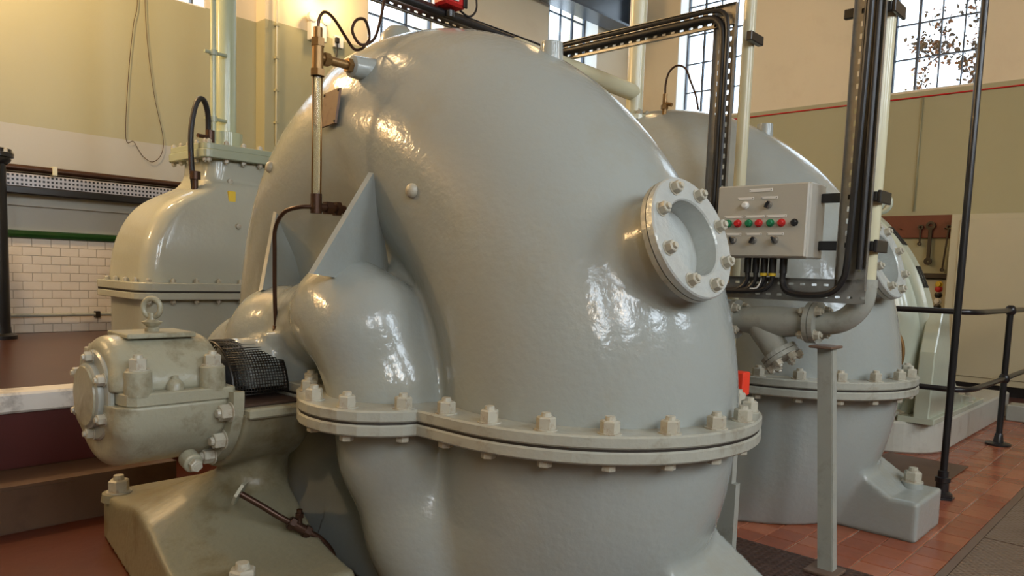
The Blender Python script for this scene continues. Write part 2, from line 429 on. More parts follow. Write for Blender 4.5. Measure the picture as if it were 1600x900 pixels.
# ------------------------------------------------------------------ the room
XW, YA, YB, ZC = 11.17, 7.79, 7.6, 7.6
X0, Y0 = -4.9, -4.9
def wall(name, axis, inner, outer, u0, u1, z0, z1, holes, bands):
    """axis 0: wall spans y at x=inner..outer; axis 1: spans x at y=inner..outer. holes: (u0,u1,z0,z1); bands: (ztop, material)"""
    us = sorted({u0, u1, *[h[0] for h in holes], *[h[1] for h in holes]}); zs = sorted({z0, z1, *[b[0] for b in bands if z0 < b[0] < z1], *[h[2] for h in holes], *[min(h[3], z1) for h in holes]})
    mats = []
    [mats.append(b[1]) for b in bands if b[1] not in mats]
    V = []; F = []; MI = []
    for a, b in zip(us, us[1:]):
        for c, d in zip(zs, zs[1:]):
            mu, mz = (a+b)/2, (c+d)/2
            if any(h[0] < mu < h[1] and h[2] < mz < h[3] for h in holes): continue
            k = next(mats.index(q[1]) for q in bands if mz < q[0])
            n = len(V)
            for w in (inner, outer):
                for (u, z) in ((a, c), (b, c), (b, d), (a, d)): V.append((w, u, z) if axis == 0 else (u, w, z))
            for f in ((0, 1, 2, 3), (7, 6, 5, 4), (0, 4, 5, 1), (1, 5, 6, 2), (2, 6, 7, 3), (3, 7, 4, 0)): F.append(tuple(n+i for i in f)); MI.append(k)
    me = bpy.data.meshes.new(name); o3 = Vector(((inner, u0, z0) if axis == 0 else (u0, inner, z0)))
    me.from_pydata([tuple(Vector(v)-o3) for v in V], [], F)
    for m in mats: me.materials.append(m)
    me.polygons.foreach_set('material_index', MI)
    o = bpy.data.objects.new(name, me); link(o, None, o3); tag(o, None, kind='structure'); return o
WIN = {'left_far': (2.45, 3.6, 3.87, 6.3), 'b1': (5.47, 6.68, 3.9, 6.3), 'b2': (8.72, 9.95, 3.9, 6.3)}
WINR = {'r1': (5.64, 6.86, 3.9, 6.3), 'r2': (2.40, 3.58, 3.9, 6.3)}
bA = [(2.44, M_GREYW), (3.88, M_GREENW), (99, M_CREAMW)]
bB = [(3.88, M_GREENW), (99, M_CREAMW)]
wall_left = wall('wall_left', 1, YA, YA+.45, X0, 4.16, .2, ZC, [WIN['left_far']], bA)
tag(wall('wall_left_bay', 1, YB, YA+.45, 4.16, XW+.45, 0, ZC, [WIN['b1'], WIN['b2']], bB), 'cream and khaki painted wall bay behind the big pump')
tag(wall('wall_right', 0, XW, XW+.45, Y0, YB, 0, ZC, [WINR['r1'], WINR['r2']], bB), 'cream wall with khaki lower half at right')
WS = [(-3.75, -2.45, 3.2, 5.8), (-.95, .35, 3.2, 5.8), (1.95, 3.25, 3.2, 5.8), (4.95, 6.25, 3.2, 5.8)]
tag(wall('wall_south', 1, Y0, Y0-.45, X0, XW, 0, ZC, WS, bB), 'wall behind the camera with tall windows')
tag(wall('wall_west', 0, X0, X0-.45, Y0, YA, 0, ZC, [], bB), 'plain wall at the camera side')
tag(wall_left, 'khaki and grey painted wall behind the steps at left')
tag(MB().box((X0, Y0, ZC), (XW, YA, ZC+.2)).build('ceiling', M_CEIL), None, kind='structure')
floor = MB().box((X0, Y0, -.3), (XW, YA, -.008)).build('floor', M_FLOOR); tag(floor, 'red painted engine house floor', kind='structure')

# dado of white glazed tiles on the left wall, green capping tiles above
dado = MB().box((1.0, YA-.012, .604), (4.16, YA, 1.45)).build('trim_1', M_GROUT); tag(dado, 'white glazed brick tile dado on the left wall', kind='structure')
TW, TH_ = .1524, .077
tb = MB().box((-TW/2+.0025, -.006, -TH_/2+.002), (TW/2-.0025, .006, TH_/2-.002), .002); tt = tb.build('tile_master', M_TILE, origin=(0, 0, 0)); TILE = tt.data; bpy.data.objects.remove(tt)
for r in range(11):
    off = (r % 2)*TW/2
    for c in range(9):
        x = 1.62+off+c*TW
        o = share(TILE, 'tile', (x, YA-.0165+random.uniform(-.001, .001), .604+TH_*(r+.5)), dado)
far = MB().box((3.0, YA-.022, .604), (4.16, YA-.012, 1.45)).build('tile_facing', M_TILE, dado)
gt = MB().prism([(YA, 1.45), (YA-.03, 1.45), (YA-.045, 1.46), (YA-.05, 1.485), (YA-.045, 1.51), (YA-.03, 1.52), (YA, 1.52)], 0, -1.5, 4.16).build('trim_2', M_GTILE); tag(gt, 'dark green glazed capping band above the white tiles', kind='structure')

# steps and platform at left
tag(MB().box((X0, 4.04, -.3), (1.7, 4.37, .217)).build('step_lower', M_STEP), 'brown painted lower step below the platform', kind='structure')
plat = MB().box((X0, 4.37, -.3), (1.7, YA, .604)).build('platform', M_PLAT); tag(plat, 'worn brown raised platform at left', kind='structure')
tag(MB().box((1.7, 5.05, -.3), (4.6, YA, .604)).build('platform_back', M_PLAT), 'worn brown raised platform behind the pump', kind='structure')
MB().box((X0, 4.362, .225), (1.7, 4.37, .508)).build('riser', M_RISER, plat, 'dark red riser')
MB().box((X0, 4.335, .508), (1.7, 4.52, .612), .012).build('nosing', M_NOSE, plat, 'chipped white painted step edge')
MB().box((X0, 4.034, .0), (1.2, 4.04, .2)).build('riser_board', M_STEP, plat, 'brown board on the lower step')

# red quarry tiles on the walkway at right, as single tiles
walk = MB().box((2.9, .80, -.02), (9.3, 1.9, -.006)).build('floor_walkway', M_GROUT); tag(walk, 'red quarry tile walkway beside the pumps', kind='structure')
QT = []
for m in M_QTILE:
    q = MB().box((-.0735, -.0735, -.01), (.0735, .0735, .0), .003).build('qt', m, origin=(0, 0, 0)); QT.append(q.data); bpy.data.objects.remove(q)
nq = 0
for i in range(42):
    for j in range(7):
        x = 2.98+i*.152; y = .892+j*.152
        o = share(random.choice(QT), 'quarry_tile', (x, y, random.uniform(-.0015, .0015)), walk); o.rotation_euler = (random.uniform(-.006, .006), random.uniform(-.006, .006), 0)
tag(MB().box((1.0, .775, -.006), (9.3, .812, .004)).build('trim_3', M_STRIPM), 'worn steel edge strip beside the chequer plates', kind='structure')
k = 0
PLW = ('near', 'second', 'third', 'far')
for x0, x1 in ((1.6, 3.06), (3.07, 4.5), (4.51, 5.95), (5.96, 7.4)):
    o = MB().box((x0, -.2, -.006), (x1-.006, .772, .003)).build('chequer_plate', M_TREAD)
    tag(o, '%s steel chequer plate let into the floor beside the red tiles' % ('nearest', 'second nearest', 'third nearest', 'farthest')[k], 'floor plate', 'chequer plates beside the walkway'); k += 1
tag(MB().box((2.92, 1.0, .002), (3.49, 2.05, .012), .003).build('ribbed_plate', M_RIB), 'dark ribbed floor plate between the two grey pumps', 'floor plate')
tag(MB().box((5.05, 1.2, .002), (6.2, 1.75, .01), .003).build('brown_floor_plate', M_STEP), 'flat brown floor plate in front of the motor plinth', 'floor plate')

# windows
def window(idx, axis, plane, u0, u1, z0, z1, cols, rows, label):
    P = (lambda u, d, z: (plane+d, u, z)) if axis == 0 else (lambda u, d, z: (u, plane+d, z))
    def bx(b, ua, ub, da, db, za, zb):
        p, q = P(ua, da, za), P(ub, db, zb); b.box(tuple(map(min, p, q)), tuple(map(max, p, q)))
    f = MB(); t = .035
    bx(f, u0, u0+t, .26, .31, z0, z1); bx(f, u1-t, u1, .26, .31, z0, z1); bx(f, u0+t, u1-t, .26, .31, z0, z0+t); bx(f, u0+t, u1-t, .26, .31, z1-t, z1)
    w = f.build('window_%d' % idx, M_MUNT); tag(w, label, kind='structure')
    du = (u1-u0-2*t)/cols; dz = (z1-z0-2*t)/rows
    for i in range(1, cols):
        b = MB(); hw = .016 if i == cols-1 else .008; bx(b, u0+t+i*du-hw, u0+t+i*du+hw, .268, .302, z0+t, z1-t); b.build('glazing_bar', M_MUNT, w)
    for j in range(1, rows):
        b = MB(); bx(b, u0+t, u1-t, .27, .30, z0+t+j*dz-.010, z0+t+j*dz+.010); b.build('glazing_bar', M_MUNT, w)
    me = None
    for i in range(cols):
        for j in range(rows):
            cu, cz = u0+t+(i+.5)*du, z0+t+(j+.5)*dz
            if me is None:
                b = MB(); bx(b, cu-du/2, cu+du/2, .283, .287, cz-dz/2, cz+dz/2); o = b.build('pane', M_GLASS, w); me = o.data; base = ORG[o.name]; c0 = (cu, cz)
            else:
                share(me, 'pane', base+Vector((0, cu-c0[0], cz-c0[1]) if axis == 0 else (cu-c0[0], 0, cz-c0[1])), w)
    s = MB(); bx(s, u0, u1, 0, .26, z0-.0, z0+.012); s.build('sill', M_REVEAL, w)
    s = MB(); bx(s, u0, u0+.012, .002, .26, z0+.012, z1); s.build('reveal', M_REVEAL, w)
    s = MB(); bx(s, u1-.012, u1, .002, .26, z0+.012, z1); s.build('reveal', M_REVEAL, w)
    return w
window(1, 1, YA, *WIN['left_far'], 4, 5, 'steel framed window high on the left wall above the pipe column')
window(2, 1, YB, *WIN['b1'], 3, 5, 'steel framed window behind the top of the big pump and red box')
window(3, 1, YB, *WIN['b2'], 4, 5, 'steel framed window below the blue crane beam')
window(4, 0, XW, *WINR['r1'], 4, 5, 'steel framed window behind the bent cable tray')
window(5, 0, XW, *WINR['r2'], 4, 5, 'steel framed window with creeper outside, at upper right')
for i, h in enumerate(WS): window(6+i, 1, Y0-.57, *h, 4, 5, '%s tall steel window in the wall behind the camera' % ('first', 'second', 'third', 'fourth')[i])
# creeper growing outside the right hand window
cr = thing('window_creeper', (XW+.6, 3.0, 3.6), 'leafy brown creeper growing outside the upper right window', 'creeper')
lv = [MB(), MB(), MB()]; tw = MB()
starts = [((2.42, 3.6), (2.5, 5.6)), ((2.75, 3.6), (2.6, 4.6)), ((3.55, 3.7), (3.1, 4.5)), ((2.55, 4.0), (3.2, 5.0)), ((3.0, 4.5), (3.4, 4.7)), ((2.4, 4.4), (2.9, 5.5))]
for (ya, za), (yb, zb) in starts:
    pts = []
    for t in np.linspace(0, 1, 14): pts.append((XW+.62+random.uniform(-.02, .05), ya+(yb-ya)*t+random.uniform(-.05, .05), za+(zb-za)*t+random.uniform(-.04, .04)))
    tw.tube(pts, .007, 5)
    for p in pts:
        for _ in range(random.choice((5, 9, 16))):
            a = Vector(p)+Vector((random.uniform(-.05, .05), random.gauss(0, .07), random.gauss(0, .07))); s = random.uniform(.016, .042)
            R = Matrix.Rotation(random.uniform(0, 6.28), 3, 'X') @ Matrix.Rotation(random.uniform(-.8, .8), 3, 'Z')
            random.choice(lv).add([a+R @ Vector(q)*s for q in ((0, 0, -1), (.1, .55, -.3), (0, .45, .5), (.15, 0, 1), (0, -.45, .5), (.1, -.55, -.3), (-.12, 0, 0))], [(0, 1, 6), (1, 2, 6), (2, 3, 6), (3, 4, 6), (4, 5, 6), (5, 0, 6)])
for b, m in zip(lv, M_LEAF): o = b.build('leaves', m, cr); o['kind'] = 'stuff'
tw.build('twigs', M_TWIG, cr)

# ------------------------------------------------------------------ the pump casing
CX, YS, ZS = 2.32, 2.93, .82
def periodic(vals):
    c = np.fft.fft(vals)/len(vals); n = len(vals)
    def f(t):
        r = np.full(np.shape(t), c[0].real)
        for k in range(1, n//2): r = r+2*(c[k].real*np.cos(k*t)-c[k].imag*np.sin(k*t))
        return r+c[n//2].real*np.cos(n//2*t)
    return f
f_Ro = periodic(np.array([1.738, 1.652, 1.51, 1.29, 1.213, 1.28, 1.45, 1.66]))
f_a = periodic(np.array([.558, .552, .535, .46, .385, .42, .48, .545]))
HX, HT, HR = 2.15, math.radians(19.7), 1.81
HN = np.array([-.06, -math.cos(HT), math.sin(HT)]); HN /= np.linalg.norm(HN)
HC = np.array([HX, YS-HR*math.cos(HT), ZS+HR*math.sin(HT)])
LOBE = [((1.99, 1.98, -.1), .27), ((1.89, 2.14, .30), .24), ((1.82, 2.25, .60), .228), ((1.785, 2.29, .84), .218), ((1.725, 2.36, 1.06), .205), ((1.725, 2.50, 1.12), .19), ((1.80, 2.78, 1.05), .175), ((1.80, 3.12, .97), .21), ((1.84, 3.42, .80), .24), ((1.88, 3.52, .45), .25)]
def casing(x, y, z):
    yy, zz = -(y-YS), z-ZS; R = np.sqrt(yy*yy+zz*zz)+1e-9; T = np.arctan2(zz, yy)
    Ro = f_Ro(T); a = f_a(T)
    Tc = np.radians(64)+(np.clip(R, .8, 1.6)-.85)*1.1
    sw = 1/(1+np.exp(np.clip((T-Tc)/np.radians(2.2), -30, 30))); sw = np.where(T < -1.6, 0, sw)
    a2 = a+.028*(sw-.75); Rc = Ro-a
    d = np.sqrt((x-CX)**2+(R-Rc)**2)-a2
    hub = cylinder(x, y, z, (1.93, YS, ZS), (2.86, YS, ZS), .78, .06)
    d = smin(d, hub, .05)
    lob = None
    for (p, r), (q, s) in zip(LOBE, LOBE[1:]):
        c = capsule(x, y, z, p, q, r, s); lob = c if lob is None else smin(lob, c, .09)
    fil = smin(capsule(x, y, z, (1.95, 2.18, .5), (1.96, 2.24, 1.0), .17, .16), capsule(x, y, z, (1.96, 2.24, 1.0), (2.02, 2.42, 1.22), .16, .15), .03)
    d = smin(smin(d, fil, .03), lob, .045)
    st = cylinder(x, y, z, (1.45, YS, ZS), (2.0, YS, ZS), .17, .02)
    bo = cylinder(x, y, z, (1.61, 2.84, .85), (1.61, 2.84, 1.015), .058, .01)
    d = smin(d, smin(st, bo, .03), .03)
    neck = cylinder(x, y, z, HC-HN*.4, HC-HN*.03, .172, .01)
    d = smin(d, neck, .045)
    return np.maximum(d, -cylinder(x, y, z, HC-HN*.085, HC+HN*.2, .135))
pump = thing('centrifugal_pump', (CX, YS, 0), 'huge grey centrifugal pump casing in the foreground with brass sight glass', 'pump', 'grey centrifugal pumps')
def up(x, y, z): return smax(casing(x, y, z), .80-z, .004)
def low(x, y, z):
    d = casing(x, y, z)
    foot = rbox(x, y, z, (2.19, 1.0, -.3), (2.64, 1.75, .40), .018)
    sl = (z-.205-.62*(np.maximum(y-1.13, 0)))/1.18
    foot = smax(foot, sl, .012)
    d = smin(d, foot, .04)
    # left foot under the suction side
    return np.maximum(smax(d, z-.745, .004), -.0-z)
sdf_mesh('upper_casing', up, (1.36, 1.0, .76), (2.98, 4.3, 2.42), .0165, M_PUMP, pump)
sdf_mesh('lower_casing', low, (1.36, .94, -.04), (2.98, 4.3, .78), .0165, M_PUMP, pump)
# bolting flange, outline in plan
fl = []
def arc(cx, cy, r, a0, a1, n): return [(cx+r*math.cos(math.radians(a)), cy+r*math.sin(math.radians(a))) for a in np.linspace(a0, a1, n)]
fl += arc(2.29, 1.745, .657, 0, -180, 37)
fl += [(1.632, 1.95), (1.585, 1.965), (1.52, 2.005), (1.465, 2.06), (1.43, 2.125), (1.413, 2.20), (1.413, 2.28), (1.43, 2.36), (1.462, 2.43), (1.505, 2.50), (1.55, 2.58), (1.62, 2.66), (1.62, 3.20), (1.55, 3.28), (1.50, 3.36), (1.47, 3.42), (1.45, 3.52), (1.47, 3.62), (1.53, 3.70), (1.62, 3.76), (1.80, 3.80)]
fl += arc(2.32, 3.77, .49, 176, 0, 19)
fl += [(2.94, 3.0)]
fl = fl[::-1]
MB().prism(fl, 2, .779, .82, .006).build('upper_flange', M_FLANGE, pump)
MB().prism(inset(fl, .006), 2, .771, .779).build('flange_joint', M_SEAM, pump, 'dark joint line')
MB().prism(fl, 2, .73, .771, .006).build('lower_flange', M_FLANGE, pump)
# flange nuts
bp_ = inset(fl, .045); per = [(Vector(a), Vector(b)) for a, b in zip(bp_, bp_[1:]+bp_[:1])]
tot = sum((b-a).length for a, b in per)
def along(s):
    for a, b in per:
        L = (b-a).length
        if s <= L: return a+(b-a)*(s/L)
        s -= L
    return per[-1][1]
NN = int(tot/.196)
for i in range(NN):
    p = along((i+.3)*tot/NN)
    if p.x < 1.62 and abs(p.y-YS) < .27: continue
    place(NUT, 'flange_nut', (p.x, p.y, .82), pump); place(HEAD, 'bolt_head', (p.x, p.y, .73), pump, (0, 0, -1))
# hand hole ring
hz = Vector(HN); c = Vector(HC)
M_SILVER = mat('silver_grey_paint', (.47, .50, .48), .25, metal=.15, var=.12, vscale=25, bump=.3, bscale=55)
MB().lathe(c-hz*.052, hz, [(.165, 0), (.200, 0), (.2045, .005), (.2045, .022)], 48, False).build('hand_hole_flange', M_FLANGE, pump)
hh = MB().lathe(c-hz*.027, hz, [(.126, 0), (.2045, 0), (.2045, .022), (.200, .027), (.131, .027), (.126, .022), (.126, -.055), (.0, -.055)], 48, False).build('hand_hole_ring', M_SILVER, pump, 'bolted hand hole ring with recessed cover')
Rm = rot_to(hz)
for i in range(8):
    a = 2*math.pi*(i+.35)/8; place(NUT_S, 'hand_hole_bolt', c+Rm @ Vector((.167*math.cos(a), .167*math.sin(a), 0)), pump, hz)
# webs between suction branch and volute
def web(A, B, Cc, t, name='rib'):
    A, B, Cc = Vector(A), Vector(B), Vector(Cc); n = (B-A).cross(Cc-A).normalized()*(t/2)
    v = [A+n, B+n, Cc+n, A-n, B-n, Cc-n]
    return MB().add(v, [(0, 1, 2), (5, 4, 3), (0, 3, 4, 1), (1, 4, 5, 2), (2, 5, 3, 0)]).build(name, M_PUMP, pump)
web((1.755, 2.40, 1.66), (1.46, 2.34, 1.27), (1.95, 2.52, 1.22), .022)
web((1.90, 3.33, 1.66), (1.68, 3.10, 1.18), (2.0, 3.20, 1.15), .022)
# top boss, plugs, name plate
MB().cyl((2.32, 2.0, 2.05), (2.32, 2.0, 2.205), .052, .044, seg=24).build('air_boss', M_PUMP, pump)
def on_side(y, z):
    lo_, hi_ = 1.3, 2.3
    for _ in range(40):
        m_ = (lo_+hi_)/2
        if float(casing(np.array([m_]), np.array([y]), np.array([z]))[0]) > 0: lo_ = m_
        else: hi_ = m_
    e = 1e-3; g = [float(casing(np.array([lo_+e*(k == 0)]), np.array([y+e*(k == 1)]), np.array([z+e*(k == 2)]))[0]-casing(np.array([lo_-e*(k == 0)]), np.array([y-e*(k == 1)]), np.array([z-e*(k == 2)]))[0]) for k in range(3)]
    return Vector((lo_, y, z)), Vector(g).normalized()
for y, z in ((2.155, 1.58), (3.33, 1.755)):
    p, n = on_side(y, z); MB().lathe(p-n*.012, n, [(.028, 0), (.026, .022), (.018, .032), (0, .036)], 16).build('plug', M_NUT, pump)
p, n = on_side(2.715, 1.94); R3 = n.to_track_quat('Z', 'Y').to_matrix()
u = Vector((0, -1, 0)); u = (u-n*u.dot(n)).normalized(); v = n.cross(u)
if v.z < 0: v = -v
b = MB(); W_, H_ = .072, .072; vs = []
for t in (.008, .018):
    for a, bb in ((-W_, -H_), (W_, -H_), (W_, H_), (-W_, H_)): vs.append(p+n*t+u*a+v*bb)
b.add(vs, [(3, 2, 1, 0), (4, 5, 6, 7), (0, 1, 5, 4), (1, 2, 6, 5), (2, 3, 7, 6), (3, 0, 4, 7)])
npl = b.build('name_plate', M_RUSTPL, pump, 'tarnished brown name plate')
for a, bb in ((-W_, -H_), (W_, -H_), (W_, H_), (-W_, H_)):
    q = p+n*.018+u*a*.9+v*bb*.88; MB().cyl(q, q+n*.004, .005, seg=8).build('screw', M_STEELD, npl)
# foot bolt
for q in ((2.52, 1.12),):
    MB().cyl((q[0], q[1], .14), (q[0], q[1], .235), .062, .055, seg=20).build('foot_boss', M_PUMP, pump)
    place(NUT_L, 'foot_nut', (q[0], q[1], .235), pump)
# the second pump stands farther along the same shaft: copy of the casing
DX = 1.93
pump2 = copy_tree(pump, (DX, 0, 0))
tag(pump2, 'second grey pump casing behind the control panel and grey pipework', 'pump')
for o in list(pump.children):
    if o.name.startswith('foot_'): bpy.data.objects.remove(o)
for o in list(pump2.children):
    if o.name.startswith('name_plate'):
        for k in list(o.children): bpy.data.objects.remove(k)
        bpy.data.objects.remove(o)
sh = MB().cyl((1.0, YS, ZS), (1.46, YS, ZS), .06, seg=20).build('pump_shaft', M_STEELD, pump)
tag(MB().cyl((2.96, YS, ZS), (3.34, YS, ZS), .13, seg=28).build('shaft_coupling', M_BLACK), 'black shaft coupling between the two pumps', 'coupling')
tag(MB().box((3.05, 1.46, .795), (3.115, 1.56, .90), .006).build('red_guard_box', M_ORANGE), 'small bright red box between the two pump flanges', 'box')
o = bpy.data.objects['red_guard_box']
MB().box((3.06, 1.49, .4), (3.10, 1.53, .80)).build('bracket', M_GREYP, o); MB().box((3.06, 1.47, .012), (3.10, 1.55, .4)).build('leg', M_GREYP, o)

# ------------------------------------------------------------------ bearing, pedestal and guard on the near end of the shaft
def bear_up(x, y, z):
    d = cylinder(x, y, z, (.945, YS, ZS), (1.345, YS, ZS), .20, .05)
    d2 = rbox(x, y, z, (.945, YS-.195, .6), (1.345, YS+.195, .90), .045)
    d = smin(d, d2, .04)
    return smax(d, .835-z, .003)
brg = sdf_mesh('bearing_cap', bear_up, (.92, 2.68, .80), (1.37, 3.18, 1.05), .0085, M_BEAR, pump, label='stained bearing cap')
def bear_lo(x, y, z):
    d = cylinder(x, y, z, (.945, YS, ZS-.02), (1.345, YS, ZS-.02), .262, .06)
    d = smin(d, rbox(x, y, z, (.945, YS-.225, .68), (1.345, YS+.225, .9), .04), .05)
    lug = cylinder(x, y, z, (1.19, YS-.20, .575), (1.19, YS-.255, .56), .036, .004)
    return smax(smin(d, lug, .02), z-.79, .003)
brl = sdf_mesh('bearing_body', bear_lo, (.92, 2.64, .5), (1.37, 3.22, .81), .0085, M_BEAR, pump, label='stained oil sump of the bearing')
place(HEAD, 'drain_plug', (1.19, YS-.255, .56), brl, (0, -1, -.2))
lip = [(.99, 2.665), (1.335, 2.665), (1.35, 2.68), (1.35, 3.18), (1.335, 3.195), (.99, 3.195), (.965, 3.17), (.955, 3.12), (.955, 2.74), (.965, 2.69)]
MB().prism(lip, 2, .79, .836, .005).build('bearing_joint_flange', M_BEAR, pump)
for x in (1.01, 1.275):
    for sg in (-1, 1):
        y = YS+sg*.222
        MB().lathe((x, y, .825), (0, 0, 1), [(.047, 0), (.045, .085), (.040, .09), (0, .09)], 24).build('bolt_boss', M_BEAR, brg)
        place(NUT, 'cap_nut', (x, y, .915), brg)
MB().lathe((1.14, 2.715, .825), (0, 0, 1), [(.032, 0), (.03, .03), (.02, .045), (.012, .048), (.012, .06), (0, .062)], 20).build('oil_cup', M_BEAR, brg)
MB().box((1.02, 2.83, 1.012), (1.27, 3.03, 1.03), .004).build('inspection_plate', M_BEAR, brg)
eb = MB(); eb.lathe((1.145, YS, 1.03), (0, 0, 1), [(.026, 0), (.026, .012), (.018, .016), (.034, .03), (.036, .036), (.016, .044), (.013, .056), (.012, .07)], 20)
R_ = .034; eb.tube([(1.145, YS+R_*math.cos(a), 1.118+1.05*R_*math.sin(a)) for a in np.linspace(0, 2*math.pi, 24, endpoint=False)], .0105, 10, True)
o = eb.build('eye_bolt', M_BEAR, brg)
o.rotation_euler = (0, 0, math.radians(38))
# end cover
ec = MB().lathe((.952, YS, .805), (-1, 0, 0), [(.165, 0), (.165, .012), (.158, .018), (.118, .018), (.118, .036), (.11, .042), (0, .042)], 40).build('end_cover', M_GREYP, pump, 'grey end cover of the shaft bearing')
MB().lathe((.911, YS, .805), (-1, 0, 0), [(.108, 0), (.106, .008), (0, .010)], 32).build('cover_disc', M_BEAR, ec)
for i in range(6):
    a = math.pi/6+i*math.pi/3; place(NUT_S, 'cover_bolt', (.934, YS+.139*math.cos(a), .805+.139*math.sin(a)), ec, (-1, 0, 0))
# bracket and sloping pedestal
def ped(x, y, z):
    br = cylinder(x, y, z, (1.36, YS, ZS-.02), (1.66, YS, ZS-.02), .325, .015)
    br = smax(br, z-.73, .004)
    u = np.clip((x-1.02)/.5, 0, 1); u = u*u*(3-2*u)
    top = .215+(.09+.13*u)*np.exp(-((y-2.97)/.36)**2)
    ft = smax(rbox(x-.16*(y-2.5), y, z, (1.03, 2.16, -.2), (1.60, 3.72, .75), .02), (z-top)*.75, .02)
    ft = np.maximum(ft, -(z-0.0))
    col = cylinder(x, y, z, (1.56, YS, .1), (1.56, YS, .6), .14)
    return np.maximum(smin(smin(br, ft, .025), col, .04), -z)
pd = sdf_mesh('pedestal', ped, (1.0, 2.1, -.02), (1.76, 3.78, .76), .0125, M_FOOT, pump, label='oil stained sloping bearing pedestal')
rim = arc(1.36, YS, .275, 90, 90, 1)
MB().prism([(1.365, YS-.335), (1.60, YS-.335), (1.64, YS-.30), (1.64, YS+.30), (1.60, YS+.335), (1.365, YS+.335)], 2, .712, .752, .008).build('bracket_rim', M_BEAR, pd)
rb_ = MB(); pr_ = [(.2, 0), (.305, 0), (.305, .042), (.2, .042), (.2, 0)]; aa_ = np.linspace(math.pi*.98, math.pi*2.02, 41); vv_ = [(1.318+t_, YS+r_*math.cos(a_), ZS-.02+r_*math.sin(a_)) for a_ in aa_ for r_, t_ in pr_]
rb_.add(vv_, [(i*5+k, i*5+k+1, i*5+k+6, i*5+k+5) for i in range(40) for k in range(4)]+[(3, 2, 1, 0), (200, 201, 202, 203)])
rb_.build('bolting_ring', M_BEAR, pd)
for a in (-12, -38, -62, -90, -118, -142, -168):
    t = math.radians(a); q = (1.318, YS+.282*math.cos(t) if False else YS-.282*math.cos(t), ZS-.02+.282*math.sin(t)); place(NUT, 'ring_nut', q, pd, (-1, 0, 0))
for (x, y) in ((1.18, 2.29), (1.26, 3.62)):
    MB().lathe((x, y, .19), (0, 0, 1), [(.075, 0), (.07, .035), (0, .037)], 24).build('foot_pad', M_FOOT, pd); place(NUT_L, 'foot_nut', (x, y, .225), pd)
# guard
g = MB(); Rg = .198
xs = np.linspace(1.375, 1.60, 20); an = np.linspace(0, math.pi, 52)
def gp(x, a, r=Rg): return (x, YS-r*math.cos(a), ZS-.035+r*math.sin(a))
for i, x in enumerate(xs):
    w = .0016 if 0 < i < 19 else .008
    for a, b in zip(an, an[1:]): g.add([gp(x-w, a), gp(x+w, a), gp(x+w, b), gp(x-w, b)], [(0, 1, 2, 3)], True)
for a in an:
    w = .0016/Rg; g.add([gp(xs[0], a-w, Rg+.001), gp(xs[-1], a-w, Rg+.001), gp(xs[-1], a+w, Rg+.001), gp(xs[0], a+w, Rg+.001)], [(0, 1, 2, 3)], True)
gd = g.build('mesh_guard', M_MESHG, pump, 'black wire mesh shaft guard')
sm = gd.modifiers.new('thickness', 'SOLIDIFY'); sm.thickness = .003
MB().cyl((1.36, YS, ZS), (1.5, YS, ZS), .09, seg=24).cyl((1.5, YS, ZS), (1.6, YS, ZS), .125, seg=24).build('shaft_sleeve', M_DARK, pump)  # near-black colour stands in for shade under the guard
MB().box((1.365, YS-.29, .752), (1.61, YS+.29, .765), .004).build('guard_base', M_GUARDB, pump, 'oily brown guard base plate')
# drain pipe of the pedestal
dp = MB().tube(spline([(1.33, 2.62, .44), (1.40, 2.57, .385), (1.46, 2.53, .335), (1.53, 2.50, .285), (1.60, 2.47, .23), (1.645, 2.45, .15), (1.655, 2.44, .01)], 6), .0125, 10).build('drain_pipe', M_COPPER, pump, 'dark bent drain pipe with brass cock')
dk = MB(); dk.cyl((1.485, 2.519, .317), (1.56, 2.487, .262), .02, seg=12); dk.cyl((1.488, 2.518, .315), (1.504, 2.511, .303), .026, seg=6); dk.cyl((1.54, 2.496, .277), (1.556, 2.489, .265), .026, seg=6)
dk.cyl((1.522, 2.503, .29), (1.522, 2.503, .362), .011, seg=10); dk.cyl((1.522, 2.503, .33), (1.522, 2.503, .346), .018, seg=6); dk.build('drain_cock', M_COPPER, dp)
MB().prism(arc(0, 0, .05, 0, 360, 7)[:-1], 2, 0, .012).build('pipe_flange', M_BEAR, dp).matrix_local = Matrix.Translation(Vector((1.335, 2.615, .437))-ORG[dp.name]) @ Vector((.6, -.6, -.45)).to_track_quat('Z', 'Y').to_matrix().to_4x4()

# ------------------------------------------------------------------ brass sight glass and tubing on the pump
sg_ = MB().cyl((1.63, 2.58, 1.56), (1.63, 2.58, 2.055), .0135, seg=16).build('sight_glass', M_SIGHT, pump, 'tall brass framed sight glass tube')
for a in (-.6, 2.4):
    MB().cyl((1.63+.016*math.cos(a), 2.58+.016*math.sin(a), 1.56), (1.63+.016*math.cos(a), 2.58+.016*math.sin(a), 2.055), .0035, seg=8).build('guard_rod', M_BRASS, sg_)
t = MB(); t.cyl((1.63, 2.58, 2.02), (1.63, 2.58, 2.15), .022, seg=16); t.cyl((1.63, 2.58, 2.02), (1.63, 2.58, 2.045), .029, seg=6); t.cyl((1.63, 2.58, 2.13), (1.63, 2.58, 2.16), .027, seg=6); t.cyl((1.63, 2.58, 2.16), (1.63, 2.58, 2.2), .017, seg=12)
t.cyl((1.63, 2.58, 2.09), (1.80, 2.58, 2.09), .017, seg=14); t.cyl((1.655, 2.58, 2.09), (1.68, 2.58, 2.09), .026, seg=6); t.cyl((1.76, 2.58, 2.09), (1.79, 2.58, 2.09), .028, seg=6)
t.build('upper_tee', M_BRASS, sg_)
MB().lathe((1.95, 2.58, 2.09), (-1, 0, 0), [(.06, 0), (.045, .12), (.043, .165), (.036, .17), (0, .17)], 24).build('upper_boss', M_PUMP, sg_)
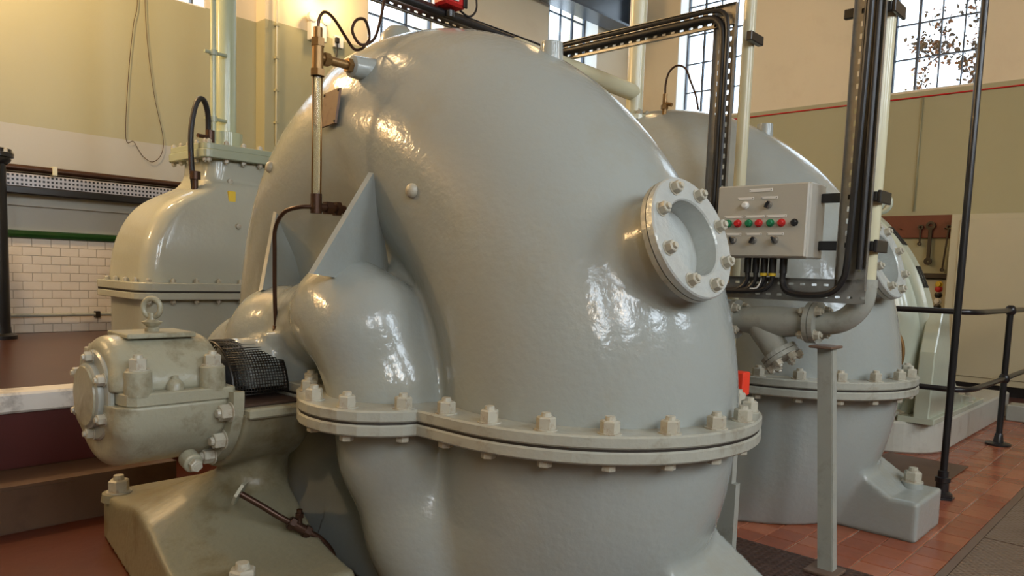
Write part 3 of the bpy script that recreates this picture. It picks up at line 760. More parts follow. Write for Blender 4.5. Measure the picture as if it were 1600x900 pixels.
t = MB(); t.cyl((1.63, 2.58, 1.50), (1.63, 2.58, 1.575), .022, seg=14); t.cyl((1.61, 2.58, 1.525), (1.76, 2.58, 1.525), .017, seg=14); t.cyl((1.67, 2.58, 1.525), (1.70, 2.58, 1.525), .027, seg=6); t.cyl((1.715, 2.58, 1.525), (1.735, 2.58, 1.525), .03, seg=6)
t.build('lower_tee', M_COPPER, sg_)
p, n = on_side(2.58, 1.525)
MB().lathe((p.x+.03, 2.58, 1.525), (-1, 0, 0), [(.062, 0), (.056, .05), (.05, .055), (0, .055)], 24).build('lower_boss', M_PUMP, sg_)
MB().tube(spline([(1.62, 2.58, 1.525), (1.575, 2.62, 1.52), (1.56, 2.70, 1.50), (1.575, 2.79, 1.44), (1.59, 2.82, 1.34), (1.60, 2.835, 1.18), (1.61, 2.84, 1.02)], 8), .0085, 10).build('drain_tube', M_COPPER, pump, 'dark bent copper drain tube')
MB().cyl((1.61, 2.84, 1.0), (1.61, 2.84, 1.045), .016, seg=6).build('drain_union', M_COPPER, pump)
MB().tube(spline([(1.63, 2.58, 2.19), (1.635, 2.58, 2.235), (1.66, 2.58, 2.265), (1.70, 2.58, 2.25), (1.76, 2.59, 2.20), (1.81, 2.60, 2.165), (1.86, 2.61, 2.185), (1.89, 2.61, 2.235), (1.86, 2.60, 2.29), (1.81, 2.59, 2.275), (1.785, 2.58, 2.225), (1.82, 2.57, 2.18), (1.89, 2.58, 2.22), (1.95, 2.62, 2.32), (2.03, 2.70, 2.45), (2.12, 2.8, 2.62)], 8), .006, 8).build('capillary_tube', M_COPPER, pump, 'thin looping capillary tube')

# ------------------------------------------------------------------ sluice valve against the left wall
VX, VY, VZ = 2.94, 6.0, .604
vl = thing('sluice_valve', (VX, VY, VZ), 'bell shaped pale grey sluice valve housing on the platform behind the pump', 'valve')
_vp = np.array(spline([(1.05, .80), (1.15, .80), (1.27, .79), (1.38, .772), (1.48, .742), (1.58, .697), (1.66, .645), (1.73, .575), (1.79, .485), (1.84, .39), (1.89, .31), (2.0, .268), (2.12, .265)], 10))
def vprof(z): return np.interp(z, _vp[:, 0], _vp[:, 1])
def vbody(x, y, z):
    w = vprof(z); dep = .27+.13*np.sqrt(np.clip(1-np.clip((z-1.10)/.82, 0, 1)**2, 0, 1)); r = .13
    a = np.abs(x-VX)-(w-r); b = np.abs(y-VY)-(dep-r)
    d = (np.sqrt(np.maximum(a, 0)**2+np.maximum(b, 0)**2)+np.minimum(np.maximum(a, b), 0)-r)*.7
    return np.maximum(d, np.maximum(1.09-z, z-2.10))
sdf_mesh('bonnet', vbody, (VX-.9, VY-.45, 1.06), (VX+.9, VY+.45, 2.13), .02, M_VALVE, vl)
def vlow(x, y, z): return rbox(x, y, z, (VX-.79, VY-.39, .604), (VX+.79, VY+.39, 1.08), .12)
def vlow2(x, y, z):
    r = .12; a = np.abs(x-VX)-(.79-r); b = np.abs(y-VY)-(.39-r)
    return np.maximum(np.sqrt(np.maximum(a, 0)**2+np.maximum(b, 0)**2)+np.minimum(np.maximum(a, b), 0)-r, np.maximum(.604-z, z-1.03))
sdf_mesh('valve_body', vlow2, (VX-.9, VY-.45, .58), (VX+.9, VY+.45, 1.06), .025, M_VALVE, vl)
def rrect(w, d, r, n=6):
    o_ = []
    for cx_, cy_, a in ((w-r, d-r, 0), (-w+r, d-r, 90), (-w+r, -d+r, 180), (w-r, -d+r, 270)):
        for t in np.linspace(a, a+90, n): o_.append((VX+cx_+r*math.cos(math.radians(t)), VY+cy_+r*math.sin(math.radians(t))))
    return o_
MB().prism(rrect(.87, .47, .14), 2, 1.075, 1.135, .006).build('bonnet_flange', M_VALVE, vl)
MB().prism(rrect(.865, .465, .14), 2, 1.062, 1.075).build('flange_joint', M_SEAM, vl)
MB().prism(rrect(.87, .47, .14), 2, 1.01, 1.062, .006).build('body_flange', M_VALVE, vl)
for i, x in enumerate(np.linspace(-.78, .78, 10)):
    for d_ in (-.42,): place(NUT_S, 'flange_nut', (VX+x, VY+d_, 1.135), vl); place(NUT_S, 'flange_nut', (VX+x, VY+d_, 1.01), vl, (0, 0, -1))
for y in (-.28, -.1, .1, .28): place(NUT_S, 'flange_nut', (VX-.82, VY+y, 1.135), vl)
MB().prism(rrect(.34, .34, .07), 2, 2.09, 2.155, .006).build('neck_flange', M_VALVEG, vl)
MB().prism(rrect(.33, .33, .07), 2, 2.155, 2.20, .004).build('top_plate', M_VALVEG, vl)
for i in range(5):
    x = -.28+i*.14
    for zz, d_ in ((2.20, 1), (2.09, -1)): place(NUT_S, 'neck_nut', (VX+x, VY-.30, zz), vl, (0, 0, d_)); place(NUT_S, 'neck_nut', (VX-.30, VY+x, zz), vl, (0, 0, d_))
MB().lathe((VX, VY, 2.20), (0, 0, 1), [(.13, 0), (.13, .14), (.10, .145), (.082, .15), (.082, 3.2)], 36).build('lifting_cylinder', M_PIPEG, vl, 'glossy pale green hydraulic cylinder')
cp = MB().cyl((VX-.15, VY-.1, 2.2), (VX-.15, VY-.1, 5.3), .022, seg=14).build('side_pipe', M_PIPEG, vl)
for z in (2.42, 2.93, 3.43, 3.93): MB().cyl((VX-.22, VY-.1, z), (VX-.04, VY-.1, z), .014, seg=8).cyl((VX-.15, VY-.1, z-.02), (VX-.15, VY-.1, z+.02), .03, seg=12).build('pipe_clip', M_VALVEG, cp)
MB().tube(spline([(VX-.36, VY-.22, 1.85), (VX-.38, VY-.22, 2.05), (VX-.38, VY-.22, 2.3), (VX-.33, VY-.2, 2.5), (VX-.27, VY-.18, 2.54), (VX-.22, VY-.15, 2.46), (VX-.20, VY-.12, 2.32), (VX-.20, VY-.12, 2.2)], 6), .021, 10).build('hose', M_CABLE, vl, 'black looped rubber hose')
hv = MB(); hv.cyl((VX-.20, VY-.15, 2.2), (VX-.20, VY-.15, 2.32), .035, seg=12); hv.cyl((VX-.32, VY-.2, 2.26), (VX-.18, VY-.15, 2.26), .016, seg=10); hv.build('hose_valve', M_COPPER, vl); hv = MB(); hv.cyl((VX-.36, VY-.24, 1.78), (VX-.36, VY-.24, 1.98), .022, seg=10); hv.cyl((VX-.36, VY-.24, 1.92), (VX-.36, VY-.24, 1.98), .04, seg=10); hv.cyl((VX-.40, VY-.24, 1.98), (VX-.40, VY-.24, 2.12), .006, seg=6)
hv.build('hose_union', M_COPPER, vl)
def on_front(x, z):
    ys_ = np.linspace(VY-.5, VY, 400); return float(ys_[np.argmax(vbody(np.full(400, x), ys_, np.full(400, z)) < 0)])
for x, z in ((-.10, 1.93), (-.085, 1.58)):
    MB().lathe((VX+x, on_front(VX+x, z)+.01, z), (0, -1, 0), [(.024, 0), (.02, .03), (0, .035)], 12).build('plug', M_NUT, vl)
yf_ = on_front(VX-.115, 1.80)
MB().box((VX-.145, yf_-.008, 1.76), (VX-.085, yf_+.03, 1.85), .004).build('yellow_tag', M_YELLOW, vl, 'small yellow tag')
MB().lathe((VX+.1, VY-.38, 1.17), (0, -1, 0), [(.05, 0), (.05, .07), (0, .07)], 20).build('side_boss', M_VALVE, vl)

# ------------------------------------------------------------------ left wall fittings
ct = thing('wall_cable_tray', (2.0, YA-.1, 1.83), 'black cable tray with perforated pale strip along the left wall', 'cable tray')
def perforated(b, p0, ud, vd, L, W, pitch, rows, fr=.55, wr=.45):
    """sheet of length L along ud and width W along vd with slotted holes"""
    p0 = Vector(p0); ud = Vector(ud); vd = Vector(vd); n = max(1, int(L/pitch)); pu = L/n; rv = W/rows
    for j in range(rows):
        a0, a1 = j*rv, (j+1)*rv; h0, h1 = a0+rv*(.5-fr/2), a1-rv*(.5-fr/2)
        def q(u0, u1, v0, v1): b.add([p0+ud*u0+vd*v0, p0+ud*u1+vd*v0, p0+ud*u1+vd*v1, p0+ud*u0+vd*v1], [(0, 1, 2, 3)])
        q(0, L, a0, h0); q(0, L, h1, a1)
        for i in range(n): q(i*pu, i*pu+pu*wr, h0, h1)
        q(L-.001, L, h0, h1)
    return b
M_TRAYW = mat('pale_perforated_tray', (.62, .58, .58), .4, metal=.2, var=.1, vscale=8)
x0, x1 = .2, 4.1
MB().box((x0, YA-.02, 1.90), (x1, YA-.005, 2.03)).build('backing', M_BLACK, ct)
s = perforated(MB(), (x0, YA-.03, 1.905), (1, 0, 0), (0, 0, 1), x1-x0, .11, .034, 3, .5).build('perforated_strip', M_TRAYW, ct, 'pale perforated strip'); m_ = s.modifiers.new('thickness', 'SOLIDIFY'); m_.thickness = .004
MB().box((x0, YA-.13, 1.83), (x1, YA-.005, 1.90), .01).build('lower_trunking', M_BLACK, ct)
MB().cyl((x0, YA-.09, 2.055), (x1, YA-.09, 2.055), .03, seg=14).build('conduit', M_COPPER, ct, 'brown conduit pipe')
for x in (2.17, 3.33): MB().box((x-.02, YA-.125, 2.015), (x+.02, YA-.05, 2.095), .004).build('conduit_clip', M_CREAMP, ct)
tag(MB().box((x0, YA-.03, 1.735), (x1, YA, 1.755)).build('trim_4', M_GREYW), 'thin moulding below the cable tray', kind='structure')
gp_ = MB().cyl((.2, YA-.06, .765), (4.1, YA-.06, .765), .016, seg=12).build('wall_pipe', M_GREYP); tag(gp_, 'thin dark grey pipe along the white tiles', 'pipe')
for x in (1.2, 2.52, 3.6): MB().box((x-.02, YA-.085, .735), (x+.02, YA-.023, .795), .003).build('pipe_clip', M_STEELD, gp_)
w = MB().tube(spline([(2.945, YA-.02, 4.6), (2.93, YA-.02, 3.77), (2.89, YA-.02, 3.52), (2.84, YA-.02, 3.04), (2.81, YA-.02, 2.46), (2.88, YA-.02, 2.43), (2.93, YA-.02, 2.35), (2.98, YA-.02, 2.29), (3.06, YA-.02, 2.26), (3.14, YA-.02, 2.34), (3.16, YA-.02, 2.51), (3.08, YA-.02, 2.9), (3.02, YA-.02, 3.38), (3.0, YA-.02, 3.79), (2.99, YA-.02, 4.6)], 8), .003, 6).build('hanging_wire', M_COPPER); tag(w, 'thin loop of wire hanging down the khaki left wall', 'wire')
bp = thing('black_post', (1.63, 7.3, .604), 'thick black iron post with flanged cap at the left edge', 'post')
MB().cyl((1.63, 7.3, .604), (1.63, 7.3, 2.05), .085, .078, seg=24).build('shaft', M_BLACK, bp)
MB().lathe((1.63, 7.3, 2.03), (0, 0, 1), [(.09, 0), (.115, .03), (.115, .05), (.135, .055), (.135, .085), (.12, .09), (.12, .12), (.05, .135), (0, .135)], 28).build('cap', M_BLACK, bp)
for a in np.linspace(0, 5.2, 6): place(NUT_S, 'cap_bolt', (1.63+.115*math.cos(a), 7.3+.115*math.sin(a), 2.12), bp)
MB().lathe((1.63, 7.3, .604), (0, 0, 1), [(.13, 0), (.13, .03), (.09, .05), (.086, .1)], 24).build('base', M_BLACK, bp)

# ------------------------------------------------------------------ fittings on the far walls
el = thing('emergency_light', (4.75, YB, 3.78), 'white twin spot emergency light box on the wall above the pump', 'lamp')
MB().box((4.66, YB-.09, 3.78), (4.86, YB-.001, 3.98), .008).build('housing', M_WHITE, el)
for x in (4.68, 4.85): MB().lathe((x, YB-.05, 4.02), (0, -1, 0), [(.02, -.03), (.055, 0), (.055, .05), (.045, .055), (0, .05)], 20).cyl((x, YB-.05, 3.97), (x, YB-.05, 4.02), .014, seg=8).build('spot_head', M_WHITE, el)
so = thing('wall_socket', (5.03, YB, 3.78), 'small white wall socket with black plug and lead', 'socket')
MB().box((4.99, YB-.05, 3.78), (5.11, YB-.001, 3.91), .006).build('plate', M_WHITE, so)
MB().box((4.985, YB-.085, 3.82), (5.035, YB-.05, 3.88), .006).tube(spline([(5.01, YB-.07, 3.83), (5.02, YB-.05, 3.7), (4.99, YB-.03, 3.5), (5.0, YB-.03, 3.0)], 6), .008, 6).build('plug_lead', M_CABLE, so)
cd_ = MB().cyl((4.28, YB-.03, 1.2), (4.28, YB-.03, ZC-.3), .012, seg=8).build('wall_conduit', M_CREAMP); tag(cd_, 'slim cream conduit with clips up the wall corner', 'conduit')
for z in np.arange(1.8, 6.0, .34): MB().box((4.26, YB-.048, z-.012), (4.30, YB-.001, z+.012)).build('saddle_clip', M_GREENW, cd_)
wl = thing('wall_lamp', (4.82, YB, 4.2), 'glowing warm wall lamp at the top above the emergency light', 'lamp')
MB().lathe((4.82, YB-.001, 4.36), (0, -1, 0), [(.07, 0), (.07, .04), (.03, .06), (.025, .16)], 20).build('arm', M_BLACK, wl)
MB().lathe((4.82, YB-.2, 4.27), (0, 0, 1), [(.0, -.05), (.05, -.03), (.065, .02), (.05, .08), (.03, .12), (0, .13)], 20).build('bulb', M_BULB, wl)
d = bpy.data.lights.new('wall_lamp_light', 'POINT'); d.energy = 28; d.color = (1, .66, .30); d.shadow_soft_size = .07
lo_ = bpy.data.objects.new('wall_lamp_light', d); COL.objects.link(lo_); lo_.location = (4.82, YB-.32, 4.27)
bm_ = thing('crane_beam', (6.0, 7.2, 5.25), 'dark blue steel crane beam above the far window', 'beam')
MB().box((6.0, 7.28, 5.25), (10.45, 7.36, 5.95)).build('web', M_BLUE, bm_)
MB().box((6.0, 7.14, 5.22), (10.45, 7.50, 5.255)).build('lower_flange', M_BLUE, bm_); MB().box((6.0, 7.14, 5.95), (10.45, 7.50, 5.985)).build('upper_flange', M_BLUE, bm_)
MB().box((10.3, 7.1, 5.2), (10.5, YB-.001, 6.0), .01).build('end_bracket', M_BLUE, bm_)
rc = MB().tube([(XW-.012, 7.2, 3.81), (XW-.012, 5, 3.815), (XW-.012, 2, 3.805), (XW-.012, -1, 3.81)], .010, 8).build('red_alarm_cable', M_RED); tag(rc, 'thin red cable run along the right wall under the windows', 'cable')
tag(MB().cyl((XW-.02, 3.07, 2.3), (XW-.02, 3.07, 3.79), .009, seg=8).build('drop_cable', M_GREENW), 'thin painted cable dropping below the right window', 'cable')
cb = thing('tall_cabinet', (10.75, .4, 0), 'tall khaki steel cabinet against the right wall behind the railing', 'cabinet')
MB().box((10.7, -1.6, .12), (XW-.004, 2.5, 2.21), .006).build('body', M_CAB, cb)
MB().box((10.72, -1.58, 0), (XW-.004, 2.48, .12)).build('base', M_BLACK, cb)
for a, b_ in ((.62, 2.40), (-1.5, .6)): MB().box((10.684, a, .2), (10.70, b_, 2.14), .004).build('door', M_CAB, cb)
MB().cyl((10.67, .72, 1.1), (10.684, .72, 1.1), .03, seg=14).build('handle', M_STEELD, cb)
br_ = thing('tool_board', (XW-.05, 2.9, 1.9), 'red brown wooden board with hooks for hanging spanners', 'tool rack')
MB().box((XW-.05, 2.58, 1.94), (XW-.004, 3.75, 2.24), .004).build('board', M_BOARD, br_)
for y in (2.66, 2.83, 2.95, 3.2): MB().cyl((XW-.10, y, 2.06), (XW-.05, y, 2.06), .008, seg=8).build('hook', M_STEELD, br_)
def spanner(y, z0, z1, w, label, tilt=0.0):
    b = MB(); b.box((XW-.085, y-w*.5, z0+.04), (XW-.065, y+w*.5, z1-.03), .003)
    b.lathe((XW-.09, y, z1-.02), (1, 0, 0), [(.5*w+.004, 0), (w+.012, 0), (w+.012, .03), (.5*w+.004, .03), (.5*w+.004, 0)], 16, False)
    b.lathe((XW-.09, y, z0+.03), (1, 0, 0), [(.4*w, 0), (w+.004, 0), (w+.004, .03), (.4*w, .03), (.4*w, 0)], 16, False)
    o = b.build('spanner', M_STEELD); tag(o, label, 'spanner', 'spanners hung on the tool board'); o.rotation_euler.x = tilt; return o
spanner(2.83, 1.60, 2.12, .045, 'long heavy dark spanner hanging in the middle of the red brown board')
spanner(2.95, 1.83, 2.10, .022, 'short thin spanner hanging left of the long heavy one')
spanner(2.655, 1.49, 2.10, .02, 'long thin dark bar spanner hanging next to the khaki cabinet', .07)
sf = thing('wall_switch_box', (XW-.1, 2.72, 1.0), 'beige switch box with coloured knobs below the tool board', 'switch box')
MB().box((XW-.12, 2.56, .75), (XW-.004, 2.9, 1.40), .006).build('case', M_CAB, sf); MB().box((XW-.2, 2.54, 1.405), (XW-.004, 2.92, 1.47), .004).build('shelf', M_STEELD, sf)
for z, m in ((1.33, M_YELLOW), (1.27, M_RED), (1.19, M_BLACK), (1.11, M_WHITE), (1.03, M_BLACK), (.93, M_RED)): MB().lathe((XW-.12, 2.66, z), (-1, 0, 0), [(.045, 0), (.045, .01), (.028, .012), (.026, .05), (0, .052)], 16).build('knob', m, sf)

# ------------------------------------------------------------------ motor beyond the second pump
mo = thing('electric_motor', (7.3, YS, 0), 'large pale green electric motor on a plinth behind the railing', 'motor')
pl = [(6.20, 4.4)] + [(6.20+.46*(1-math.cos(a)), 1.46+.46*(1-math.sin(a))) for a in np.linspace(0, math.pi/2, 12)] + [(9.1, 1.46), (9.1, 4.4)]
MB().prism(pl, 2, .0, .25, .015).build('plinth', M_PLINTH, mo, 'rounded pale painted plinth')
prof = [(.96, .05), (1.0, .01), (1.07, -.02), (1.16, -.01), (1.23, .03), (1.27, .09), (1.285, .15), (1.34, .155), (1.355, .17), (1.355, .32), (1.34, .335), (1.2, .36), (.96, .36)]
def mring(prof, x0, a0, a1, n):
    b = MB(); k = len(prof); aa = np.linspace(a0, a1, n+1)
    b.add([(x0+t, YS-r*math.cos(a), ZS+.0+r*math.sin(a)) for a in aa for r, t in prof], [(i*k+j, i*k+j+1, (i+1)*k+j+1, (i+1)*k+j) for i in range(n) for j in range(k-1)], True); return b
MX = 6.27
mring(prof, MX, math.radians(-23), math.radians(203), 72).build('stator_frame', M_MOTOR, mo)
MB().lathe((MX+.05, YS, ZS), (1, 0, 0), [(.98, .25), (.4, .25), (0, .25)], 48).build('rotor_recess', M_DARK, mo, 'disc coloured as the shade in the open motor end')
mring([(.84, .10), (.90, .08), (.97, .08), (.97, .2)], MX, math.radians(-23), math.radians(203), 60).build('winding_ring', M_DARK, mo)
MB().lathe((MX-.3, YS, ZS), (1, 0, 0), [(.0, 0), (.16, 0), (.18, .02), (.2, .6), (.0, .6)], 32).build('motor_shaft', M_STEELD, mo)
for sg in (-1, 1):
    ya_, yb_ = sorted((YS+sg*1.42, YS+sg*1.31))
    MB().prism([(MX+.02, .25), (7.85, .25), (7.85, .31), (7.2, .40), (6.92, .60), (6.74, .86), (6.64, 1.1), (MX+.18, 1.1), (MX+.06, .8)], 1, ya_, yb_, .008).build('motor_foot', M_MOTOR, mo)
    MB().prism([(MX+.02, .25), (7.95, .25), (7.95, .295), (MX+.02, .295)], 1, *sorted((YS+sg*1.2, YS+sg*1.46)), .006).build('foot_flange', M_MOTOR, mo)
for a in (8, 24, 40):
    t = math.radians(a)
    for q, dx in ((0, .0), (1, .07)):
        x = MX+.205+dx; c = Vector((x, YS-1.356*math.cos(t), ZS+1.356*math.sin(t)))
        Mx = Matrix.Translation(c) @ Matrix(((1, 0, 0), (0, math.sin(t), -math.cos(t)), (0, math.cos(t), math.sin(t)))).to_4x4()
        MB().box((-.02, -.09, -.004), (.02, .09, .004), 0, Mx).build('vent_slot', M_DARK, mo)  # dark box stands in for the shade inside a slot
for x in (MX+.08, MX+.26):
    t = math.radians(52); n = Vector((0, -math.cos(t), math.sin(t))); c = Vector((x, YS, ZS))+n*1.29
    b = MB(); b.cyl(c, c+n*.09, .03, seg=12); cc = c+n*.15; b.tube([cc+n*(.07*math.cos(a))+Vector((0, n.z, -n.y))*(.07*math.sin(a)) for a in np.linspace(0, 2*math.pi, 24, endpoint=False)], .022, 10, True); b.build('lifting_eye', M_MOTOR, mo)
b = MB(); b.tube([(MX-.06, 1.80+.10*math.cos(a), .78+.18*math.sin(a)) for a in np.linspace(0, 2*math.pi, 28, endpoint=False)], .013, 8, True); b.cyl((MX-.06, 1.87, .89), (MX+.12, 1.87, .9), .012, seg=8); b.build('brass_ring', M_BRASS, mo, 'brass ring at the motor end')
place(NUT_L, 'plinth_bolt', (6.36, 1.78, .25), mo); place(NUT_L, 'plinth_bolt', (7.6, 1.53, .295), mo)

# ------------------------------------------------------------------ railing and tall black pole
rl = thing('railing', (6.9, 1.25, 0), 'black tubular guard railing in front of the motor', 'railing')
for z in (1.125, .56):
    rb = [(6.08, 2.2, z), (6.12, 1.55, z), (6.14, 1.36, z), (6.19, 1.28, z), (6.30, 1.24, z), (6.5, 1.23, z), (7.32, 1.22, z), (10.0, 1.20, z)]
    MB().tube(spline(rb, 6), .021, 12).build('rail', M_BLACK, rl)
MB().cyl((7.32, 1.22, 0), (7.32, 1.22, 1.16), .024, seg=14).build('stanchion', M_BLACK, rl)
for z in (1.125, .56): MB().lathe((7.32, 1.22, z-.042), (0, 0, 1), [(.02, 0), (.036, .016), (.043, .042), (.036, .068), (.02, .084)], 16).build('ball_joint', M_BLACK, rl)
MB().lathe((7.32, 1.22, 0), (0, 0, 1), [(.095, 0), (.095, .015), (.04, .025), (.03, .09), (.025, .1)], 20).build('base_flange', M_BLACK, rl)
MB().cyl((6.08, 2.2, 0.0), (6.08, 2.2, 1.16), .024, seg=14).build('stanchion', M_BLACK, rl)
po = thing('tall_pole', (5.16, 1.13, 0), 'tall thin black pole rising from the red tiled floor at right', 'pole')
MB().cyl((5.16, 1.13, 0), (5.16, 1.13, 4.6), .021, seg=14).build('shaft', M_BLACK, po)
MB().lathe((5.16, 1.13, 0), (0, 0, 1), [(.06, 0), (.06, .03), (.038, .045), (.036, .10), (.044, .105), (.044, .13), (.03, .135), (.03, .17), (.021, .175)], 18).build('base_socket', M_BLACK, po)
MB().lathe((5.16, 1.13, .0), (0, 0, 1), [(.0, .0), (.075, .001), (.075, .012), (.0, .013)], 6, False).build('base_plate', M_BLACK, po)
tag(MB().box((8.75, 1.24, 0), (9.0, 1.42, .16), .01).build('floor_box', M_GREYP), 'small grey steel box on the floor beside the railing', 'box')

# ------------------------------------------------------------------ pipework, strainer, control panel and trays between the pumps
PX, PYY = 3.40, 1.105
dn = thing('down_pipe', (PX, PYY, 1.1), 'pale cream vertical pipe with elbow beside the control panel', 'pipe')
MB().cyl((PX, PYY, 1.30), (PX, PYY, 4.8), .043, seg=24).build('pipe', M_CREAMP, dn)
el_ = [(PX, PYY, 1.32), (PX, PYY, 1.27)] + [(PX, PYY+.15*(1-math.cos(a)), 1.27-.15*math.sin(a)) for a in np.linspace(.1, math.pi/2, 10)] + [(PX, 1.31, 1.12)]
MB().tube(el_, .05, 20).build('elbow', M_GREYP, dn); MB().cyl((PX, PYY, 1.285), (PX, PYY, 1.31), .052, seg=24).build('weld_collar', M_GREYP, dn)
MB().lathe((PX, 1.285, 1.12), (0, 1, 0), [(.05, 0), (.095, 0), (.095, .022), (.05, .022)], 28, False).build('elbow_flange', M_GREYP, dn)
for i in range(4):
    a = math.pi/4+i*math.pi/2; place(NUT_S, 'flange_nut', (PX+.074*math.cos(a), 1.285, 1.12+.074*math.sin(a)), dn, (0, -1, 0))
ys_ = thing('y_strainer', (PX, 1.5, 1.0), 'grey cast y strainer bolted to the elbow above the second pump flange', 'strainer')
b = MB(); b.tube(spline([(PX, 1.31, 1.12), (PX, 1.40, 1.115), (PX, 1.50, 1.11), (PX, 1.60, 1.11), (PX, 1.70, 1.11)], 5), [.052+.02*math.sin(math.pi*i/20) for i in range(21)], 20); b.build('body', M_GREYP, ys_)
MB().cyl((PX, 1.56, 1.09), (PX-.0, 1.46, .965), .066, .062, seg=24).build('basket_leg', M_GREYP, ys_)
v_ = Vector((0, -.10, -.125)).normalized(); c_ = Vector((PX, 1.46, .965))
MB().lathe(c_-v_*.01, v_, [(.05, 0), (.088, 0), (.088, .02), (.05, .02)], 24, False).build('basket_flange', M_GREYP, ys_)
MB().lathe(c_+v_*.012, v_, [(.0, 0), (.088, 0), (.088, .02), (.03, .024), (0, .024)], 24, False).build('basket_cover', M_GREYP, ys_)
Rv = rot_to(v_)
for i in range(6):
    a = i*math.pi/3; place(NUT_S, 'cover_bolt', c_+v_*.034+Rv @ Vector((.07*math.cos(a), .07*math.sin(a), 0)), ys_, v_)
for y, sg in ((1.31, 1), (1.70, -1)):
    MB().lathe((PX, y, 1.12 if sg > 0 else 1.11), (0, sg, 0), [(.05, 0), (.095, 0), (.095, .022), (.05, .022)], 28, False).build('end_flange', M_GREYP, ys_)
    for i in range(4):
        a = math.pi/4+i*math.pi/2; place(NUT_S, 'flange_nut', (PX+.074*math.cos(a), y+sg*.022, 1.115+.074*math.sin(a)), ys_, (0, sg, 0))
MB().lathe((PX, 1.725, 1.11), (0, 1, 0), [(.0, 0), (.095, 0), (.095, .022), (.05, .024), (.05, .35)], 28, False).build('inlet_pipe', M_GREYP, ys_)
sd = thing('pipe_support', (3.36, 1.19, 0), 'grey angle iron stand carrying the elbow flange', 'support')
def leanbar(b, p0, p1, w, dpt):
    p0, p1 = Vector(p0), Vector(p1); vs = []
    for p in (p0, p1): vs += [p+Vector((-w, -dpt, 0)), p+Vector((w, -dpt, 0)), p+Vector((w, dpt, 0)), p+Vector((-w, dpt, 0))]
    return b.add(vs, [(3, 2, 1, 0), (4, 5, 6, 7), (0, 1, 5, 4), (1, 2, 6, 5), (2, 3, 7, 6), (3, 0, 4, 7)])
leanbar(MB(), (3.35, 1.165, .012), (3.40, 1.255, 1.01), .003, .031).build('web_plate', M_GREYP, sd)
leanbar(MB(), (3.375, 1.133, .012), (3.425, 1.223, 1.01), .025, .003).build('angle_plate', M_GREYP, sd)
MB().box((3.33, 1.2, 1.01), (3.47, 1.30, 1.022), .003).build('saddle', M_STRIPM, sd)
MB().box((3.29, 1.10, .012), (3.43, 1.24, .026), .003).build('foot_plate', M_STRIPM, sd)
# control panel
cp_ = thing('control_panel', (3.29, 1.5, 1.40), 'beige control panel box with rows of coloured push buttons', 'control panel')
MB().box((3.222, 1.29, 1.402), (3.385, 1.715, 1.725), .006).build('enclosure', M_PANEL, cp_)
dr = MB().box((3.20, 1.293, 1.405), (3.22, 1.712, 1.722), .006).build('door', M_PANEL, cp_)
def lab(y, z, w, h):
    o = MB().box((3.1975, y-w/2, z-h/2), (3.2005, y+w/2, z+h/2), .0005).build('label_plate', M_WHITE, dr)
    for sg in (-1, 1): MB().cyl((3.1965, y+sg*(w/2-.004), z), (3.199, y+sg*(w/2-.004), z), .0022, seg=6).build('rivet', M_BLACK, dr)
def button(y, z, m, r=.0125):
    MB().lathe((3.2, y, z), (-1, 0, 0), [(r+.004, 0), (r+.004, .005), (r, .006), (r, .016), (r*.8, .019), (0, .0195)], 20).build('push_button', m, dr)
def selector(y, z):
    o = MB().lathe((3.2, y, z), (-1, 0, 0), [(.017, 0), (.017, .006), (.012, .008), (.012, .014), (0, .014)], 20).build('selector_switch', M_GALV, dr)
    b = MB(); b.box((-.022, -.0045, -.015), (-.006, .0045, .015), .001); k = b.build('switch_lever', M_BLACK, o, origin=(0, 0, 0)); k.location = Vector((3.195, y, z))-ORG[o.name]; k.rotation_euler = (random.choice((.5, -.5)), 0, 0)
lab(1.507, 1.697, .105, .014)
lab(1.575, 1.663, .075, .011); lab(1.465, 1.663, .075, .011); button(1.575, 1.633, M_WHITE, .013); selector(1.467, 1.633)
for y in (1.628, 1.528, 1.428): lab(y, 1.582, .09, .011)
for y, m in ((1.652, M_GREEN), (1.606, M_RED), (1.553, M_GREEN), (1.506, M_RED), (1.453, M_GREEN), (1.403, M_RED)): button(y, 1.553, m, .0135)
button(1.346, 1.553, M_BLACK, .012)
for y in (1.625, 1.528, 1.428): lab(y, 1.505, .075, .011); selector(y, 1.478)
for z in (1.665, 1.46):
    MB().box((3.33, 1.06, z-.02), (3.352, 1.29, z+.02), .003).build('mounting_strut', M_BLACK, cp_); MB().box((3.33, 1.045, z-.026), (3.47, 1.06, z+.026), .003).build('pipe_clamp', M_BLACK, cp_)
for i, (y, m) in enumerate(((1.595, M_CABLE), (1.555, M_CABLE), (1.515, M_CABLE), (1.475, M_CABLE), (1.425, M_CABLE))):
    g_ = MB().cyl((3.30, y, 1.402), (3.30, y, 1.335), .0165, seg=14).build('cable_gland', m, cp_)
    if i in (2, 3): MB().cyl((3.30, y, 1.335), (3.30, y, 1.322), .018, seg=14).build('yellow_sleeve', M_YELLOW, g_)
    pts = [(3.30, y, 1.34), (3.30, y, 1.30), (3.295, y+.03*(1 if i < 4 else -1), 1.262), (3.29, y+.1*(1 if i < 4 else -1), 1.25), (3.29, y+.22*(1 if i < 4 else -1), 1.245 if i < 4 else 1.30)]
    if i == 4: pts = [(3.30, y, 1.34), (3.30, y, 1.30), (3.29, y-.02, 1.262), (3.29, y-.07, 1.245), (3.285, y-.16, 1.245), (3.285, y-.225, 1.262), (3.285, y-.265, 1.31), (3.285, y-.28, 1.40), (3.285, y-.29, 1.8), (3.285, y-.30, 2.6), (3.285, y-.31, 4.5)]
    MB().tube(spline(pts, 6), .011 if i < 4 else .014, 8).build('cable', m, cp_)
